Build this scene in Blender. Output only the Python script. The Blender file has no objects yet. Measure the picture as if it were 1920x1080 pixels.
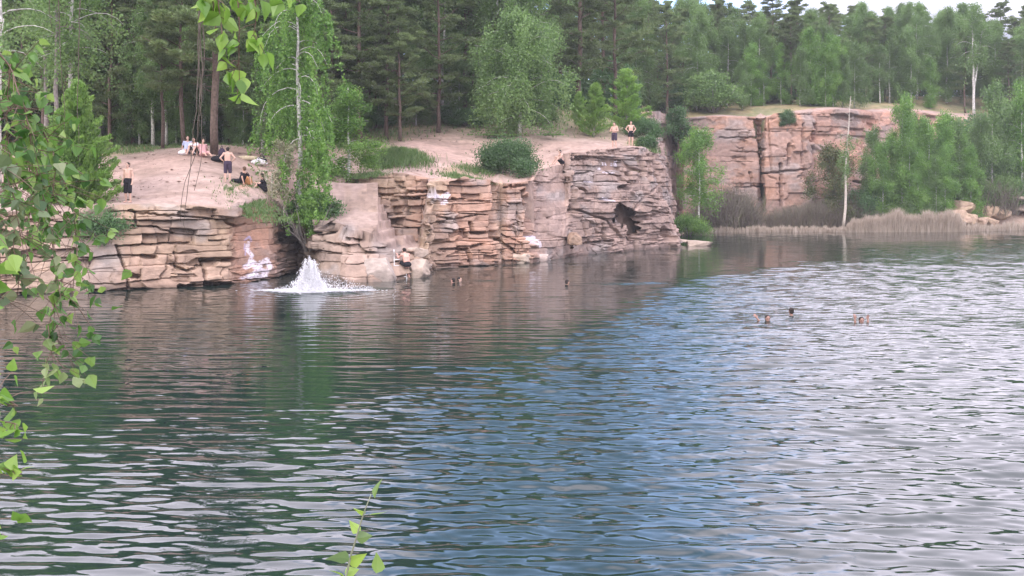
import bpy, math, random
import numpy as np
from mathutils import Vector, Matrix
R = math.radians
scene = bpy.context.scene
COL = scene.collection

# ------------------------------------------------------------------ camera
F, CAMH, HOR = 2000.0, 4.2, 355.0          # focal length in photo pixels, camera height, horizon row
cam = bpy.data.cameras.new("camera")
cam.sensor_width = 36.0
cam.lens = 36.0 * F / 1920.0
cam.shift_y = -(540.0 - HOR) / 1920.0
cam.clip_start = 0.1
cam.clip_end = 3000
camo = bpy.data.objects.new("camera", cam)
COL.objects.link(camo)
camo.location = (0, 0, CAMH)
camo.rotation_euler = (R(90), 0, 0)
scene.camera = camo

# ------------------------------------------------------------------ world, sun, exposure
SUN_EL, SUN_AZ = 36.0, 205.0                # azimuth clockwise from +Y
w = bpy.data.worlds.new("World"); scene.world = w; w.use_nodes = True
nt = w.node_tree; N = nt.nodes; L = nt.links; N.clear()
out = N.new("ShaderNodeOutputWorld"); bg = N.new("ShaderNodeBackground")
sky = N.new("ShaderNodeTexSky"); sky.sky_type = 'NISHITA'; sky.sun_disc = False
sky.sun_elevation = R(SUN_EL); sky.sun_rotation = R(SUN_AZ); sky.air_density = 1.0; sky.dust_density = 0.6
SKYK = 0.11
bg.inputs['Strength'].default_value = SKYK
tc = N.new("ShaderNodeTexCoord"); sp = N.new("ShaderNodeSeparateXYZ"); L.new(tc.outputs['Generated'], sp.inputs[0])
def math_node(op, a, b=None, clamp=False):
    n = N.new("ShaderNodeMath"); n.operation = op; n.use_clamp = clamp
    for i, v in enumerate((a, b)):
        if v is None: continue
        if isinstance(v, (int, float)): n.inputs[i].default_value = v
        else: L.new(v, n.inputs[i])
    return n.outputs[0]
def mapr(v, a, b, c=0.0, d=1.0):
    n = N.new("ShaderNodeMapRange"); n.interpolation_type = 'SMOOTHSTEP'
    L.new(v, n.inputs[0])
    for i, x in enumerate((a, b, c, d)): n.inputs[i + 1].default_value = x
    return n.outputs[0]
az = math_node('ARCTAN2', sp.outputs['X'], sp.outputs['Y'])            # 0 straight ahead, + to the right
mp = N.new("ShaderNodeMapping"); mp.inputs['Scale'].default_value = (1.0, 1.0, 3.2); L.new(tc.outputs['Generated'], mp.inputs[0])
nz = N.new("ShaderNodeTexNoise"); nz.inputs['Scale'].default_value = 3.6; nz.inputs['Detail'].default_value = 7; nz.inputs['Roughness'].default_value = 0.55
L.new(mp.outputs[0], nz.inputs[0])
nz2 = N.new("ShaderNodeTexNoise"); nz2.inputs['Scale'].default_value = 9; nz2.inputs['Detail'].default_value = 5
L.new(mp.outputs[0], nz2.inputs[0])
wob = math_node('MULTIPLY', math_node('SUBTRACT', nz.outputs[0], 0.5), 0.35)
azw = math_node('ADD', az, wob)
right = mapr(azw, 0.13, 0.33)
left = mapr(azw, -0.08, -0.22)
el = sp.outputs['Z']
low = mapr(el, 0.20, 0.10, 0.0, 0.3)
patch = mapr(nz2.outputs[0], 0.66, 0.8, 0.0, 0.3)
high = mapr(el, 0.72, 0.9)
cloud = math_node('MAXIMUM', math_node('MAXIMUM', right, left), math_node('MAXIMUM', math_node('MULTIPLY', patch, mapr(el, 0.3, 0.45)), high))
gap = mapr(nz2.outputs[0], 0.30, 0.42, 0.55, 1.0)
cloud = math_node('MULTIPLY', cloud, gap)
cloud = math_node('ADD', cloud, low, True)
ccol = N.new("ShaderNodeValToRGB")
ccol.color_ramp.elements[0].position = 0.13; ccol.color_ramp.elements[0].color = (0.62, 0.68, 0.84, 1)
ccol.color_ramp.elements[1].position = 0.27; ccol.color_ramp.elements[1].color = (4.2, 3.85, 4.5, 1)
L.new(math_node('ADD', el, math_node('MULTIPLY', wob, 0.3)), ccol.inputs[0])
cs = N.new("ShaderNodeVectorMath"); cs.operation = 'SCALE'; L.new(ccol.outputs[0], cs.inputs[0]); cs.inputs['Scale'].default_value = 0.95 / SKYK
ss = N.new("ShaderNodeVectorMath"); ss.operation = 'MULTIPLY'; L.new(sky.outputs[0], ss.inputs[0]); tint = N.new('ShaderNodeValToRGB'); L.new(el, tint.inputs[0]); L.new(tint.outputs[0], ss.inputs[1])
tint.color_ramp.elements.new(.33)
for ei, (pp, cc) in enumerate([(0.0, (1.3, 1.35, 2.1, 1)), (.33, (5.4, 5.0, 5.4, 1)), (.65, (8.6, 7.6, 7.0, 1))]): tint.color_ramp.elements[ei].position = pp; tint.color_ramp.elements[ei].color = cc
mx = N.new("ShaderNodeMix"); mx.data_type = 'RGBA'
L.new(cloud, mx.inputs[0]); L.new(ss.outputs[0], mx.inputs[6]); L.new(cs.outputs[0], mx.inputs[7])
L.new(mx.outputs[2], bg.inputs[0]); L.new(bg.outputs[0], out.inputs[0])

sun = bpy.data.lights.new("sun", 'SUN'); sun.energy = 2.0; sun.angle = R(12); sun.color = (1.0, 0.95, 0.88)
so = bpy.data.objects.new("sun", sun); COL.objects.link(so)
a = R(SUN_AZ); e = R(SUN_EL)
sd = Vector((math.sin(a) * math.cos(e), math.cos(a) * math.cos(e), math.sin(e)))
so.rotation_euler = sd.to_track_quat('Z', 'Y').to_euler(); so.location = (0, -20, 60)
vs = scene.view_settings; vs.view_transform = 'Standard'; vs.look = 'None'; vs.gamma = 1; vs.exposure = -0.26; vs.use_curve_mapping = False
scene.cycles.max_bounces = 6; scene.cycles.diffuse_bounces = 3; scene.cycles.glossy_bounces = 3
scene.cycles.transmission_bounces = 3; scene.cycles.volume_bounces = 0; scene.cycles.use_denoising = True
scene.cycles.sample_clamp_indirect = 4

# ------------------------------------------------------------------ helpers
def X_(px, Y): return (px - 960.0) * Y / F
def Z_(py, Y): return CAMH - (py - HOR) * Y / F
def Yw(py): return F * CAMH / (py - HOR)     # depth of a water point seen on row py
def P3(px, py, Y): return np.array([X_(px, Y), Y, Z_(py, Y)])

def hsh(ix, iy, seed=0):
    ix = np.asarray(ix, dtype=np.int64); iy = np.asarray(iy, dtype=np.int64)
    h = (ix * 374761393 + iy * 668265263 + seed * 1442695041) & 0x7fffffff
    h = ((h ^ (h >> 13)) * 1274126177) & 0x7fffffff
    h = ((h ^ (h >> 16)) * 668265263) & 0x7fffffff
    return ((h ^ (h >> 15)) & 0xffffff) / float(0x1000000)
def vn(x, y, seed=0):
    x = np.asarray(x, float); y = np.asarray(y, float)
    x, y = np.broadcast_arrays(x, y)
    ix = np.floor(x).astype(np.int64); iy = np.floor(y).astype(np.int64)
    fx = x - ix; fy = y - iy; fx = fx * fx * (3 - 2 * fx); fy = fy * fy * (3 - 2 * fy)
    return (hsh(ix, iy, seed) * (1 - fx) + hsh(ix + 1, iy, seed) * fx) * (1 - fy) + (hsh(ix, iy + 1, seed) * (1 - fx) + hsh(ix + 1, iy + 1, seed) * fx) * fy
def fbm(x, y, seed=0, o=4):
    s = 0; a = 0.5; t = 0
    for i in range(o):
        s = s + a * vn(np.asarray(x) * 2 ** i, np.asarray(y) * 2 ** i, seed + i); t += a; a *= 0.5
    return s / t
def sst(a, b, x):
    t = np.clip((x - a) / (b - a), 0, 1); return t * t * (3 - 2 * t)

def meshnp(name, V, faces, mat=None, parent=None, attrs=None, smooth=False, link=True):
    """V (n,3); faces (m,k) array of one size"""
    me = bpy.data.meshes.new(name)
    V = np.asarray(V, dtype=np.float32); faces = np.asarray(faces, dtype=np.int32)
    m, k = faces.shape
    me.vertices.add(len(V)); me.vertices.foreach_set('co', V.ravel())
    me.loops.add(m * k); me.loops.foreach_set('vertex_index', faces.ravel())
    me.polygons.add(m)
    me.polygons.foreach_set('loop_start', np.arange(0, m * k, k, dtype=np.int32))
    if smooth: me.polygons.foreach_set('use_smooth', np.ones(m, dtype=bool))
    for an, (typ, data) in (attrs or {}).items():
        at = me.attributes.new(an, typ, 'POINT')
        at.data.foreach_set('color' if 'COLOR' in typ else 'value', np.asarray(data, dtype=np.float32).ravel())
    me.update(calc_edges=True); me.validate()
    if mat: me.materials.append(mat)
    if not link: return me
    return addobj(name, me, parent)
def addobj(name, me, parent=None):
    o = bpy.data.objects.new(name, me); COL.objects.link(o)
    if parent: o.parent = parent
    return o
def grid_faces(nu, nv):
    i = np.arange((nu - 1))[:, None] * nv + np.arange(nv - 1)[None, :]
    return np.stack([i, i + nv, i + nv + 1, i + 1], -1).reshape(-1, 4)
def tag(o, label=None, cat=None, group=None, kind=None):
    if label: o['label'] = label
    if cat: o['category'] = cat
    if group: o['group'] = group
    if kind: o['kind'] = kind
    return o
def empty(name, loc, rz=0.0):
    o = bpy.data.objects.new(name, None); COL.objects.link(o); o.location = loc; o.rotation_euler = (0, 0, rz); o.empty_display_size = 0.3
    return o
class MB:
    """collects pieces into one mesh (tri/quads padded)"""
    def __init__(s): s.v = []; s.f = []; s.n = 0
    def add(s, V, Fc):
        s.v.append(np.asarray(V, float)); s.f += [tuple(int(i) + s.n for i in f) for f in Fc]; s.n += len(V)
    def tube(s, pts, rad, sides=6, cap=True):
        pts = [Vector(p) for p in pts]; n = len(pts); V = []; Fc = []
        up = Vector((0.13, 0.31, 0.94))
        for i, p in enumerate(pts):
            t = (pts[min(i + 1, n - 1)] - pts[max(i - 1, 0)]).normalized()
            a_ = t.cross(up)
            if a_.length < 0.05: a_ = t.cross(Vector((1, 0, 0)))
            a_.normalize(); b_ = t.cross(a_)
            for k in range(sides):
                q = 2 * math.pi * k / sides
                V.append(tuple(p + (a_ * math.cos(q) + b_ * math.sin(q)) * rad[i]))
        for i in range(n - 1):
            for k in range(sides):
                k2 = (k + 1) % sides
                Fc.append((i * sides + k, i * sides + k2, (i + 1) * sides + k2, (i + 1) * sides + k))
        if cap:
            Fc.append(tuple(range(sides - 1, -1, -1))); Fc.append(tuple((n - 1) * sides + k for k in range(sides)))
        s.add(V, Fc)
    def ball(s, c, r, seg=10, rings=7, rot=None):
        c = np.array(c, float); r = np.array(r if hasattr(r, '__len__') else (r, r, r), float)
        V = [(0, 0, 1)]; Fc = []
        for i in range(1, rings):
            th = math.pi * i / rings
            for k in range(seg):
                q = 2 * math.pi * k / seg; V.append((math.sin(th) * math.cos(q), math.sin(th) * math.sin(q), math.cos(th)))
        V.append((0, 0, -1)); V = np.array(V) * r
        if rot is not None: V = V @ np.array(rot).T
        V = V + c; last = len(V) - 1
        for k in range(seg):
            k2 = (k + 1) % seg
            Fc.append((0, 1 + k, 1 + k2)); Fc.append((last, last - seg + k2, last - seg + k))
            for i in range(rings - 2):
                b = 1 + i * seg; Fc.append((b + k, b + seg + k, b + seg + k2, b + k2))
        s.add(V, Fc)
    def capsule(s, a, b, ra, rb, sides=10):
        a = Vector(a); b = Vector(b); d = (b - a); l = d.length; d = d / max(l, 1e-6)
        pts = []; rad = []
        for q in (-80, -50, -20): pts.append(a + d * (ra * math.sin(R(q)))); rad.append(ra * math.cos(R(q)))
        for q in (20, 50, 80): pts.append(b + d * (rb * math.sin(R(q)))); rad.append(rb * math.cos(R(q)))
        s.tube(pts, rad, sides)
    def box(s, c, size, rz=0.0, rot=None):
        sx, sy, sz = [q / 2 for q in size]
        V = np.array([(x, y, z) for x in (-sx, sx) for y in (-sy, sy) for z in (-sz, sz)])
        M = np.array(rot if rot is not None else Matrix.Rotation(rz, 3, 'Z')); V = V @ M.T + np.array(c)
        s.add(V, [(0, 1, 3, 2), (4, 6, 7, 5), (0, 4, 5, 1), (2, 3, 7, 6), (0, 2, 6, 4), (1, 5, 7, 3)])
    def mesh(s, name, mat, smooth=False):
        me = bpy.data.meshes.new(name); V = np.concatenate(s.v) if s.v else np.zeros((0, 3))
        me.from_pydata([tuple(x) for x in V], [], s.f); me.update()
        if smooth: me.polygons.foreach_set('use_smooth', np.ones(len(me.polygons), dtype=bool))
        if mat: me.materials.append(mat)
        return me
    def build(s, name, mat, parent=None, smooth=False): return addobj(name, s.mesh(name, mat, smooth), parent)

# ------------------------------------------------------------------ materials
def newmat(name):
    m = bpy.data.materials.new(name); m.use_nodes = True; nt = m.node_tree; nt.nodes.clear()
    o = nt.nodes.new("ShaderNodeOutputMaterial"); return m, nt, o
def node(nt, typ, **kw):
    n = nt.nodes.new(typ)
    for k, v in kw.items():
        if k.startswith('i_'): n.inputs[k[2:].replace('_', ' ')].default_value = v
        else: setattr(n, k, v)
    return n
def plain(name, col, rough=0.8, var=0.15, scale=6.0, metal=0.0, bump=0.0):
    m, nt, o = newmat(name); L = nt.links
    b = node(nt, "ShaderNodeBsdfPrincipled"); b.inputs['Roughness'].default_value = rough; b.inputs['Metallic'].default_value = metal
    b.inputs['Specular IOR Level'].default_value = 0.3
    t = node(nt, "ShaderNodeTexCoord"); n = node(nt, "ShaderNodeTexNoise"); n.inputs['Scale'].default_value = scale; n.inputs['Detail'].default_value = 5
    L.new(t.outputs['Object'], n.inputs[0]); r = node(nt, "ShaderNodeValToRGB")
    r.color_ramp.elements[0].position = 0.3; r.color_ramp.elements[1].position = 0.7
    r.color_ramp.elements[0].color = tuple(c * (1 - var) for c in col) + (1,); r.color_ramp.elements[1].color = tuple(min(1, c * (1 + var)) for c in col) + (1,)
    L.new(n.outputs[0], r.inputs[0]); L.new(r.outputs[0], b.inputs['Base Color'])
    if bump:
        bp = node(nt, "ShaderNodeBump"); bp.inputs['Strength'].default_value = bump; bp.inputs['Distance'].default_value = 0.02
        L.new(n.outputs[0], bp.inputs['Height']); L.new(bp.outputs[0], b.inputs['Normal'])
    L.new(b.outputs[0], o.inputs[0]); return m
def rockmat(name):
    """vertex colour (the stone's own hue, block by block) times fine grain"""
    m, nt, o = newmat(name); L = nt.links
    b = node(nt, "ShaderNodeBsdfPrincipled"); b.inputs['Roughness'].default_value = 0.9; b.inputs['Specular IOR Level'].default_value = 0.15
    at = node(nt, "ShaderNodeAttribute", attribute_name='col'); t = node(nt, "ShaderNodeTexCoord")
    n = node(nt, "ShaderNodeTexNoise"); n.inputs['Scale'].default_value = 2.6; n.inputs['Detail'].default_value = 9; n.inputs['Roughness'].default_value = 0.65
    L.new(t.outputs['Object'], n.inputs[0])
    mr = node(nt, "ShaderNodeMapRange"); mr.inputs[1].default_value = 0.28; mr.inputs[2].default_value = 0.72; mr.inputs[3].default_value = 0.72; mr.inputs[4].default_value = 1.22
    L.new(n.outputs[0], mr.inputs[0]); s = node(nt, "ShaderNodeVectorMath", operation='SCALE'); L.new(at.outputs['Color'], s.inputs[0]); L.new(mr.outputs[0], s.inputs['Scale'])
    mpp = node(nt, "ShaderNodeMapping"); mpp.inputs['Scale'].default_value = (1, 1, 5); L.new(t.outputs['Object'], mpp.inputs[0])
    n2 = node(nt, "ShaderNodeTexNoise"); n2.inputs['Scale'].default_value = 5; n2.inputs['Detail'].default_value = 8; n2.inputs['Roughness'].default_value = 0.7; L.new(mpp.outputs[0], n2.inputs[0])
    bp = node(nt, "ShaderNodeBump"); bp.inputs['Strength'].default_value = 0.55; bp.inputs['Distance'].default_value = 0.06
    L.new(n2.outputs[0], bp.inputs['Height']); L.new(bp.outputs[0], b.inputs['Normal'])
    L.new(s.outputs[0], b.inputs['Base Color']); L.new(b.outputs[0], o.inputs[0]); return m
def leafmat(name, cols, trans=0.35, objvar=0.25):
    """cols: ramp colours picked per leaf by attribute rnd; objvar: each tree a bit lighter or darker"""
    m, nt, o = newmat(name); L = nt.links
    at = node(nt, "ShaderNodeAttribute", attribute_name='rnd'); r = node(nt, "ShaderNodeValToRGB")
    el = r.color_ramp.elements
    while len(el) < len(cols): el.new(0.5)
    for i, c in enumerate(cols): el[i].position = i / (len(cols) - 1); el[i].color = tuple(c) + (1,)
    L.new(at.outputs['Fac'], r.inputs[0])
    oi = node(nt, "ShaderNodeObjectInfo"); mr = node(nt, "ShaderNodeMapRange"); mr.inputs[3].default_value = 1 - objvar; mr.inputs[4].default_value = 1 + objvar
    L.new(oi.outputs['Random'], mr.inputs[0]); s = node(nt, "ShaderNodeVectorMath", operation='SCALE'); L.new(r.outputs[0], s.inputs[0]); L.new(mr.outputs[0], s.inputs['Scale'])
    d = node(nt, "ShaderNodeBsdfDiffuse"); tr = node(nt, "ShaderNodeBsdfTranslucent"); mxs = node(nt, "ShaderNodeMixShader"); mxs.inputs[0].default_value = trans
    L.new(s.outputs[0], d.inputs[0]); L.new(s.outputs[0], tr.inputs[0]); L.new(d.outputs[0], mxs.inputs[1]); L.new(tr.outputs[0], mxs.inputs[2])
    g = node(nt, "ShaderNodeBsdfGlossy"); g.inputs['Roughness'].default_value = 0.45; g.inputs[0].default_value = (1, 1, 1, 1)
    m2 = node(nt, "ShaderNodeMixShader"); m2.inputs[0].default_value = 0.03; L.new(mxs.outputs[0], m2.inputs[1]); L.new(g.outputs[0], m2.inputs[2])
    L.new(m2.outputs[0], o.inputs[0]); return m
M_ROCK = rockmat("rock")
# ------------------------------------------------------------------ ground height
# main cliff control rows: foot px,py | brink px,py,Y | end px,Y(,z) | roughness | tint | edge at 'b'rink or 'e'nd
MAIN = [
 (-420,566, -420,405,42.0, -430,46,None, 1.0,0,'b'), (-150,560, -150,402,43.0, -160,47,None, 1.0,0,'b'), (0,555, 0,400,44.0, -5,48,None, 1.0,0,'b'),
 (150,548, 155,402,45.6, 155,48.5,None, 1.0,2,'b'), (200,545, 205,392,46.1, 205,48.8,None, 1.0,2,'b'), (235,543, 236,389,46.4, 236,49,None, 1.0,0,'b'), (340,539, 340,391,47.3, 340,50,None, 1.0,0,'b'),
 (430,535, 430,397,48.6, 430,51,None, 1.0,0,'b'), (446,530, 442,396,49.6, 440,52,None, .35,1,'b'), (519,521, 514,392,52.4, 512,55,None, .3,1,'b'),
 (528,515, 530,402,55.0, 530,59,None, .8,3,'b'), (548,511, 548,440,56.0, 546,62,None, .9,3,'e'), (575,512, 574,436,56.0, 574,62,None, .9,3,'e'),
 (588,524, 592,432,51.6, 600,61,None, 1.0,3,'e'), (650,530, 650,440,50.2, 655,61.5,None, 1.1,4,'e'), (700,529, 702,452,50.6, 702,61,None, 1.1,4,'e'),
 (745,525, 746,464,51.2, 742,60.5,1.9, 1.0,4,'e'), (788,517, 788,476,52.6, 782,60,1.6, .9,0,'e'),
 (802,503, 806,346,59.4, 806,63,None, 1.0,0,'b'), (860,499, 862,338,60.3, 862,64,None, 1.0,1,'b'), (925,497, 922,342,61.4, 922,65,None, .9,1,'b'),
 (937,494, 938,350,63.6, 938,67,None, .6,0,'b'), (950,494, 950,348,62.6, 950,66,None, 1.0,1,'b'), (1000,493, 1000,345,62.8, 1000,67,None, 1.0,1,'b'),
 (1014,490, 1014,325,67.0, 1014,70,None, .35,5,'b'), (1060,484, 1060,322,70.0, 1060,73,None, .35,5,'b'),
 (1074,481, 1074,290,69.3, 1074,73,None, .8,5,'b'), (1130,476, 1130,284,71.8, 1130,75,None, .9,5,'b'), (1200,470, 1200,279,75.2, 1198,79,None, 1.0,5,'b'),
 (1262,464, 1226,288,79.0, 1220,82,None, 1.0,5,'b'), (1267,455, 1230,268,87.0, 1222,89,None, .9,5,'b'), (1263,444, 1234,262,96.0, 1228,97,None, .8,5,'b'),
 (1268,437, 1240,262,104.0, 1240,106,None, .7,5,'b')]
INNER = [  # foot px,Y,z | brink px,py,Y | end px,Y
 (668,60.6,3.2, 664,338,61.4, 660,64), (690,59.4,2.0, 690,330,61.0, 690,64), (735,59.0,1.6, 735,328,60.6, 735,64), (750,58.7,1.5, 750,328,60.2, 750,64), (790,58.4,1.2, 790,338,59.9, 790,63), (822,58.8,0.8, 822,343,60.6, 822,63)]
FAR = [  # foot px,Y,z | brink px,py,Y | end px,Y | rough | tint
 (1214,106,3.0, 1214,214,110, 1214,114, .5,5), (1256,111,2.5, 1256,232,113, 1256,117, .6,5), (1268,113,2.0, 1268,230,115.5, 1268,119, .5,5), (1280,111,1.8, 1280,222,112.4, 1280,117, .5,6), (1340,111.5,1.6, 1340,219,113, 1340,118, .35,6),
 (1417,112.5,1.5, 1417,221,114, 1417,119, .35,6), (1426,114.5,1.4, 1426,226,116, 1426,120, .6,6), (1436,112,1.4, 1436,224,113.6, 1436,119, .45,6), (1452,112,1.4, 1452,214,114, 1452,119, .4,6),
 (1520,112.5,1.4, 1520,212,115, 1520,120, .5,6), (1528,113.5,1.4, 1528,212,116, 1528,120, .4,7), (1590,114,1.4, 1590,206,117, 1590,122, .5,7), (1640,116,1.4, 1642,212,122, 1642,127, .5,7), (1740,118,1.4, 1735,214,127, 1735,132, .6,7),
 (1820,120,1.5, 1815,228,131, 1815,136, .5,0), (1950,122,1.6, 1945,235,133, 1945,138, .5,0), (2400,126,1.6, 2400,240,136, 2400,142, .5,0)]
GP = [(0,362,50),(0,300,62),(0,262,80),(-500,300,60),(-500,260,85),(240,383,47.8),(240,330,53),(240,288,62),(240,258,75),(340,345,51.5),(427,335,52),(400,293,57),(370,297,56),(480,280,62),(480,262,75),
 (497,345,52.5),(540,345,57),(560,300,62),(620,318,64),(620,275,70),(700,268,75),(750,264,75),(750,303,66),(850,305,67),(850,258,78),(955,328,65.5),(970,253,79),(1055,327,71.5),(1050,275,76),(1100,256,81),
 (1152,281,75.3),(1183,272,77),(1195,256,82),(1215,247,88),(1225,222,104),(1240,208,112),(1340,208,119),(1340,196,128),(1480,200,121),(1480,186,132),(1600,192,130),(1600,186,138),(1720,189,136),(1900,191,142),(2200,191,146),
 (0,238,110),(500,228,110),(900,217,115),(1150,205,122),(-500,235,110),(0,222,150),(900,208,150),(1600,186,165),(2400,186,165),(-900,222,150),(-900,300,60),(-900,380,48)]
pts = [P3(*g) for g in GP]
for r in MAIN:
    if r[10] == 'b': pts.append(P3(r[2], r[3], r[4]))
for r in INNER: pts.append(P3(r[3], r[4], r[5]))
for r in FAR: pts.append(P3(r[3], r[4], r[5]))
CP = np.array(pts)
def _tps(r2): return 0.5 * r2 * np.log(r2 + 1e-9)
_n = len(CP); _K = _tps(((CP[:, None, :2] - CP[None, :, :2]) ** 2).sum(-1) / 100.0) + np.eye(_n) * 0.02
_A = np.zeros((_n + 3, _n + 3)); _A[:_n, :_n] = _K; _A[:_n, _n] = 1; _A[:_n, _n + 1:] = CP[:, :2] / 10; _A[_n:, :_n] = _A[:_n, _n:].T
_w = np.linalg.solve(_A, np.concatenate([CP[:, 2], np.zeros(3)]))
def gz(x, y):
    x = np.asarray(x, float); y = np.asarray(y, float); sh = x.shape; q = np.stack([x.ravel(), y.ravel()], -1); res = []
    for i in range(0, len(q), 40000):
        c = q[i:i + 40000]; k = _tps(((c[:, None] - CP[None, :, :2]) ** 2).sum(-1) / 100.0)
        res.append(k @ _w[:_n] + _w[_n] + (c / 10) @ _w[_n + 1:])
    return np.clip(np.concatenate(res).reshape(sh), -1, 17.5)
# edge polygon of the plateau
edge = []
for r in MAIN[:11]: edge.append(P3(r[2], r[3], r[4])[:2] + np.array([0, .5]))
for r in MAIN[11:14]: edge.append(np.array([X_(r[5], r[6] - .8), r[6] - .8]))
edge.append(np.array([X_(650, 60.8), 60.8]))
for r in INNER[:5]: edge.append(P3(r[3], r[4], r[5])[:2] + np.array([0, .5]))
for r in MAIN[18:]:
    bk = P3(r[2], r[3], r[4])[:2]; en = np.array([X_(r[5], r[6]), r[6]]); d = en - bk; edge.append(bk + d / np.linalg.norm(d) * .6)
for r in FAR: edge.append(P3(r[3], r[4], r[5])[:2] + np.array([0, 1.0]))
edge = np.array(edge)
poly = np.vstack([edge, [[500, 130], [500, 500], [-500, 500], [-500, 40]]])
def inside(x, y):
    c = np.zeros(x.shape, bool); n = len(poly)
    for i in range(n):
        x1, y1 = poly[i]; x2, y2 = poly[(i + 1) % n]
        k = ((y1 > y) != (y2 > y)) & (x < (x2 - x1) * (y - y1) / (y2 - y1 + 1e-12) + x1); c ^= k
    return c
def edist(x, y):
    d = np.full(x.shape, 1e9)
    for i in range(len(edge) - 1):
        a_ = edge[i]; b_ = edge[i + 1]; ab = b_ - a_; t = np.clip(((x - a_[0]) * ab[0] + (y - a_[1]) * ab[1]) / (ab @ ab), 0, 1)
        d = np.minimum(d, np.hypot(x - a_[0] - t * ab[0], y - a_[1] - t * ab[1]))
    return d

# ------------------------------------------------------------------ rock colours
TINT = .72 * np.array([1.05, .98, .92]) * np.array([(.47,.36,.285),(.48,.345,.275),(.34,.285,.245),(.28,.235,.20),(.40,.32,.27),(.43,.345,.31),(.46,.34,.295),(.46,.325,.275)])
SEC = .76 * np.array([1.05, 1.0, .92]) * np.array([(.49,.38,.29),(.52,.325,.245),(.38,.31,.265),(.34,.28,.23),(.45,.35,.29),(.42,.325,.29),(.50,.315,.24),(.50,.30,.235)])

def blocks(s, z, seed, lt, bw, wav=1.0):
    """stacked blocks: returns protrusion 0..1 random, crack 0..1, per block random"""
    zz = z + 0.30 * wav * (vn(s * .13, z * 0.1, seed) - .5) + 0.14 * wav * (vn(s * .5, z * .4, seed + 1) - .5) + 0.05 * (vn(s * 2.3, z * 2, seed + 2) - .5)
    rng = np.random.RandomState(seed); th = lt * np.exp(rng.normal(0, .45, 400)); bd = np.cumsum(th) - 20 * lt * 1.1
    li = np.clip(np.searchsorted(bd, zz) - 1, 0, len(bd) - 2); z0 = bd[li]; z1 = bd[li + 1]
    dz = np.minimum(zz - z0, z1 - zz)
    bwl = bw * (0.55 + 1.1 * hsh(li, 7, seed)) * np.clip((z1 - z0) / lt, .6, 1.6)
    q = s / bwl + hsh(li, 3, seed) * 17 + 0.45 * (vn(s / bw * .8, li * 3.7, seed + 5) - .5) + 0.10 * (vn(z * 3, li * 1.0, seed + 9) - .5)
    bi = np.floor(q); fr = q - bi; ds = np.minimum(fr, 1 - fr) * bwl
    rnd = hsh(li, bi, seed + 11); rnd2 = hsh(li, bi, seed + 12); rnd3 = hsh(li, bi, seed + 13)
    tz = (zz - z0) / (z1 - z0) - .5; tilt = (fr - .5) * (rnd2 - .5) * .5 + tz * (rnd3 - .6) * .6
    e = np.minimum(np.minimum(dz / 0.034, ds / 0.034), 1.0)
    op = np.where(dz < ds, hsh(li + (zz - z0 > z1 - zz), np.floor(s / (bw * 1.7)), seed + 20), hsh(li, bi + (fr > .5), seed + 21))
    crack = (1 - e) * (op > .5) * (.4 + .6 * op)
    round_ = 1 - np.clip(np.minimum(dz / .07, ds / .07), 0, 1)
    return rnd, crack, round_ ** 2, tilt, rnd2, rnd3

def project(Pt): return 960 + F * Pt[..., 0] / Pt[..., 1], HOR + F * (CAMH - Pt[..., 2]) / Pt[..., 1]
def seg_d(px, py, a_, b_):
    ab = np.array(b_, float) - a_; t = np.clip(((px - a_[0]) * ab[0] + (py - a_[1]) * ab[1]) / (ab @ ab), 0, 1)
    return np.hypot(px - a_[0] - t * ab[0], py - a_[1] - t * ab[1])

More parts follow.
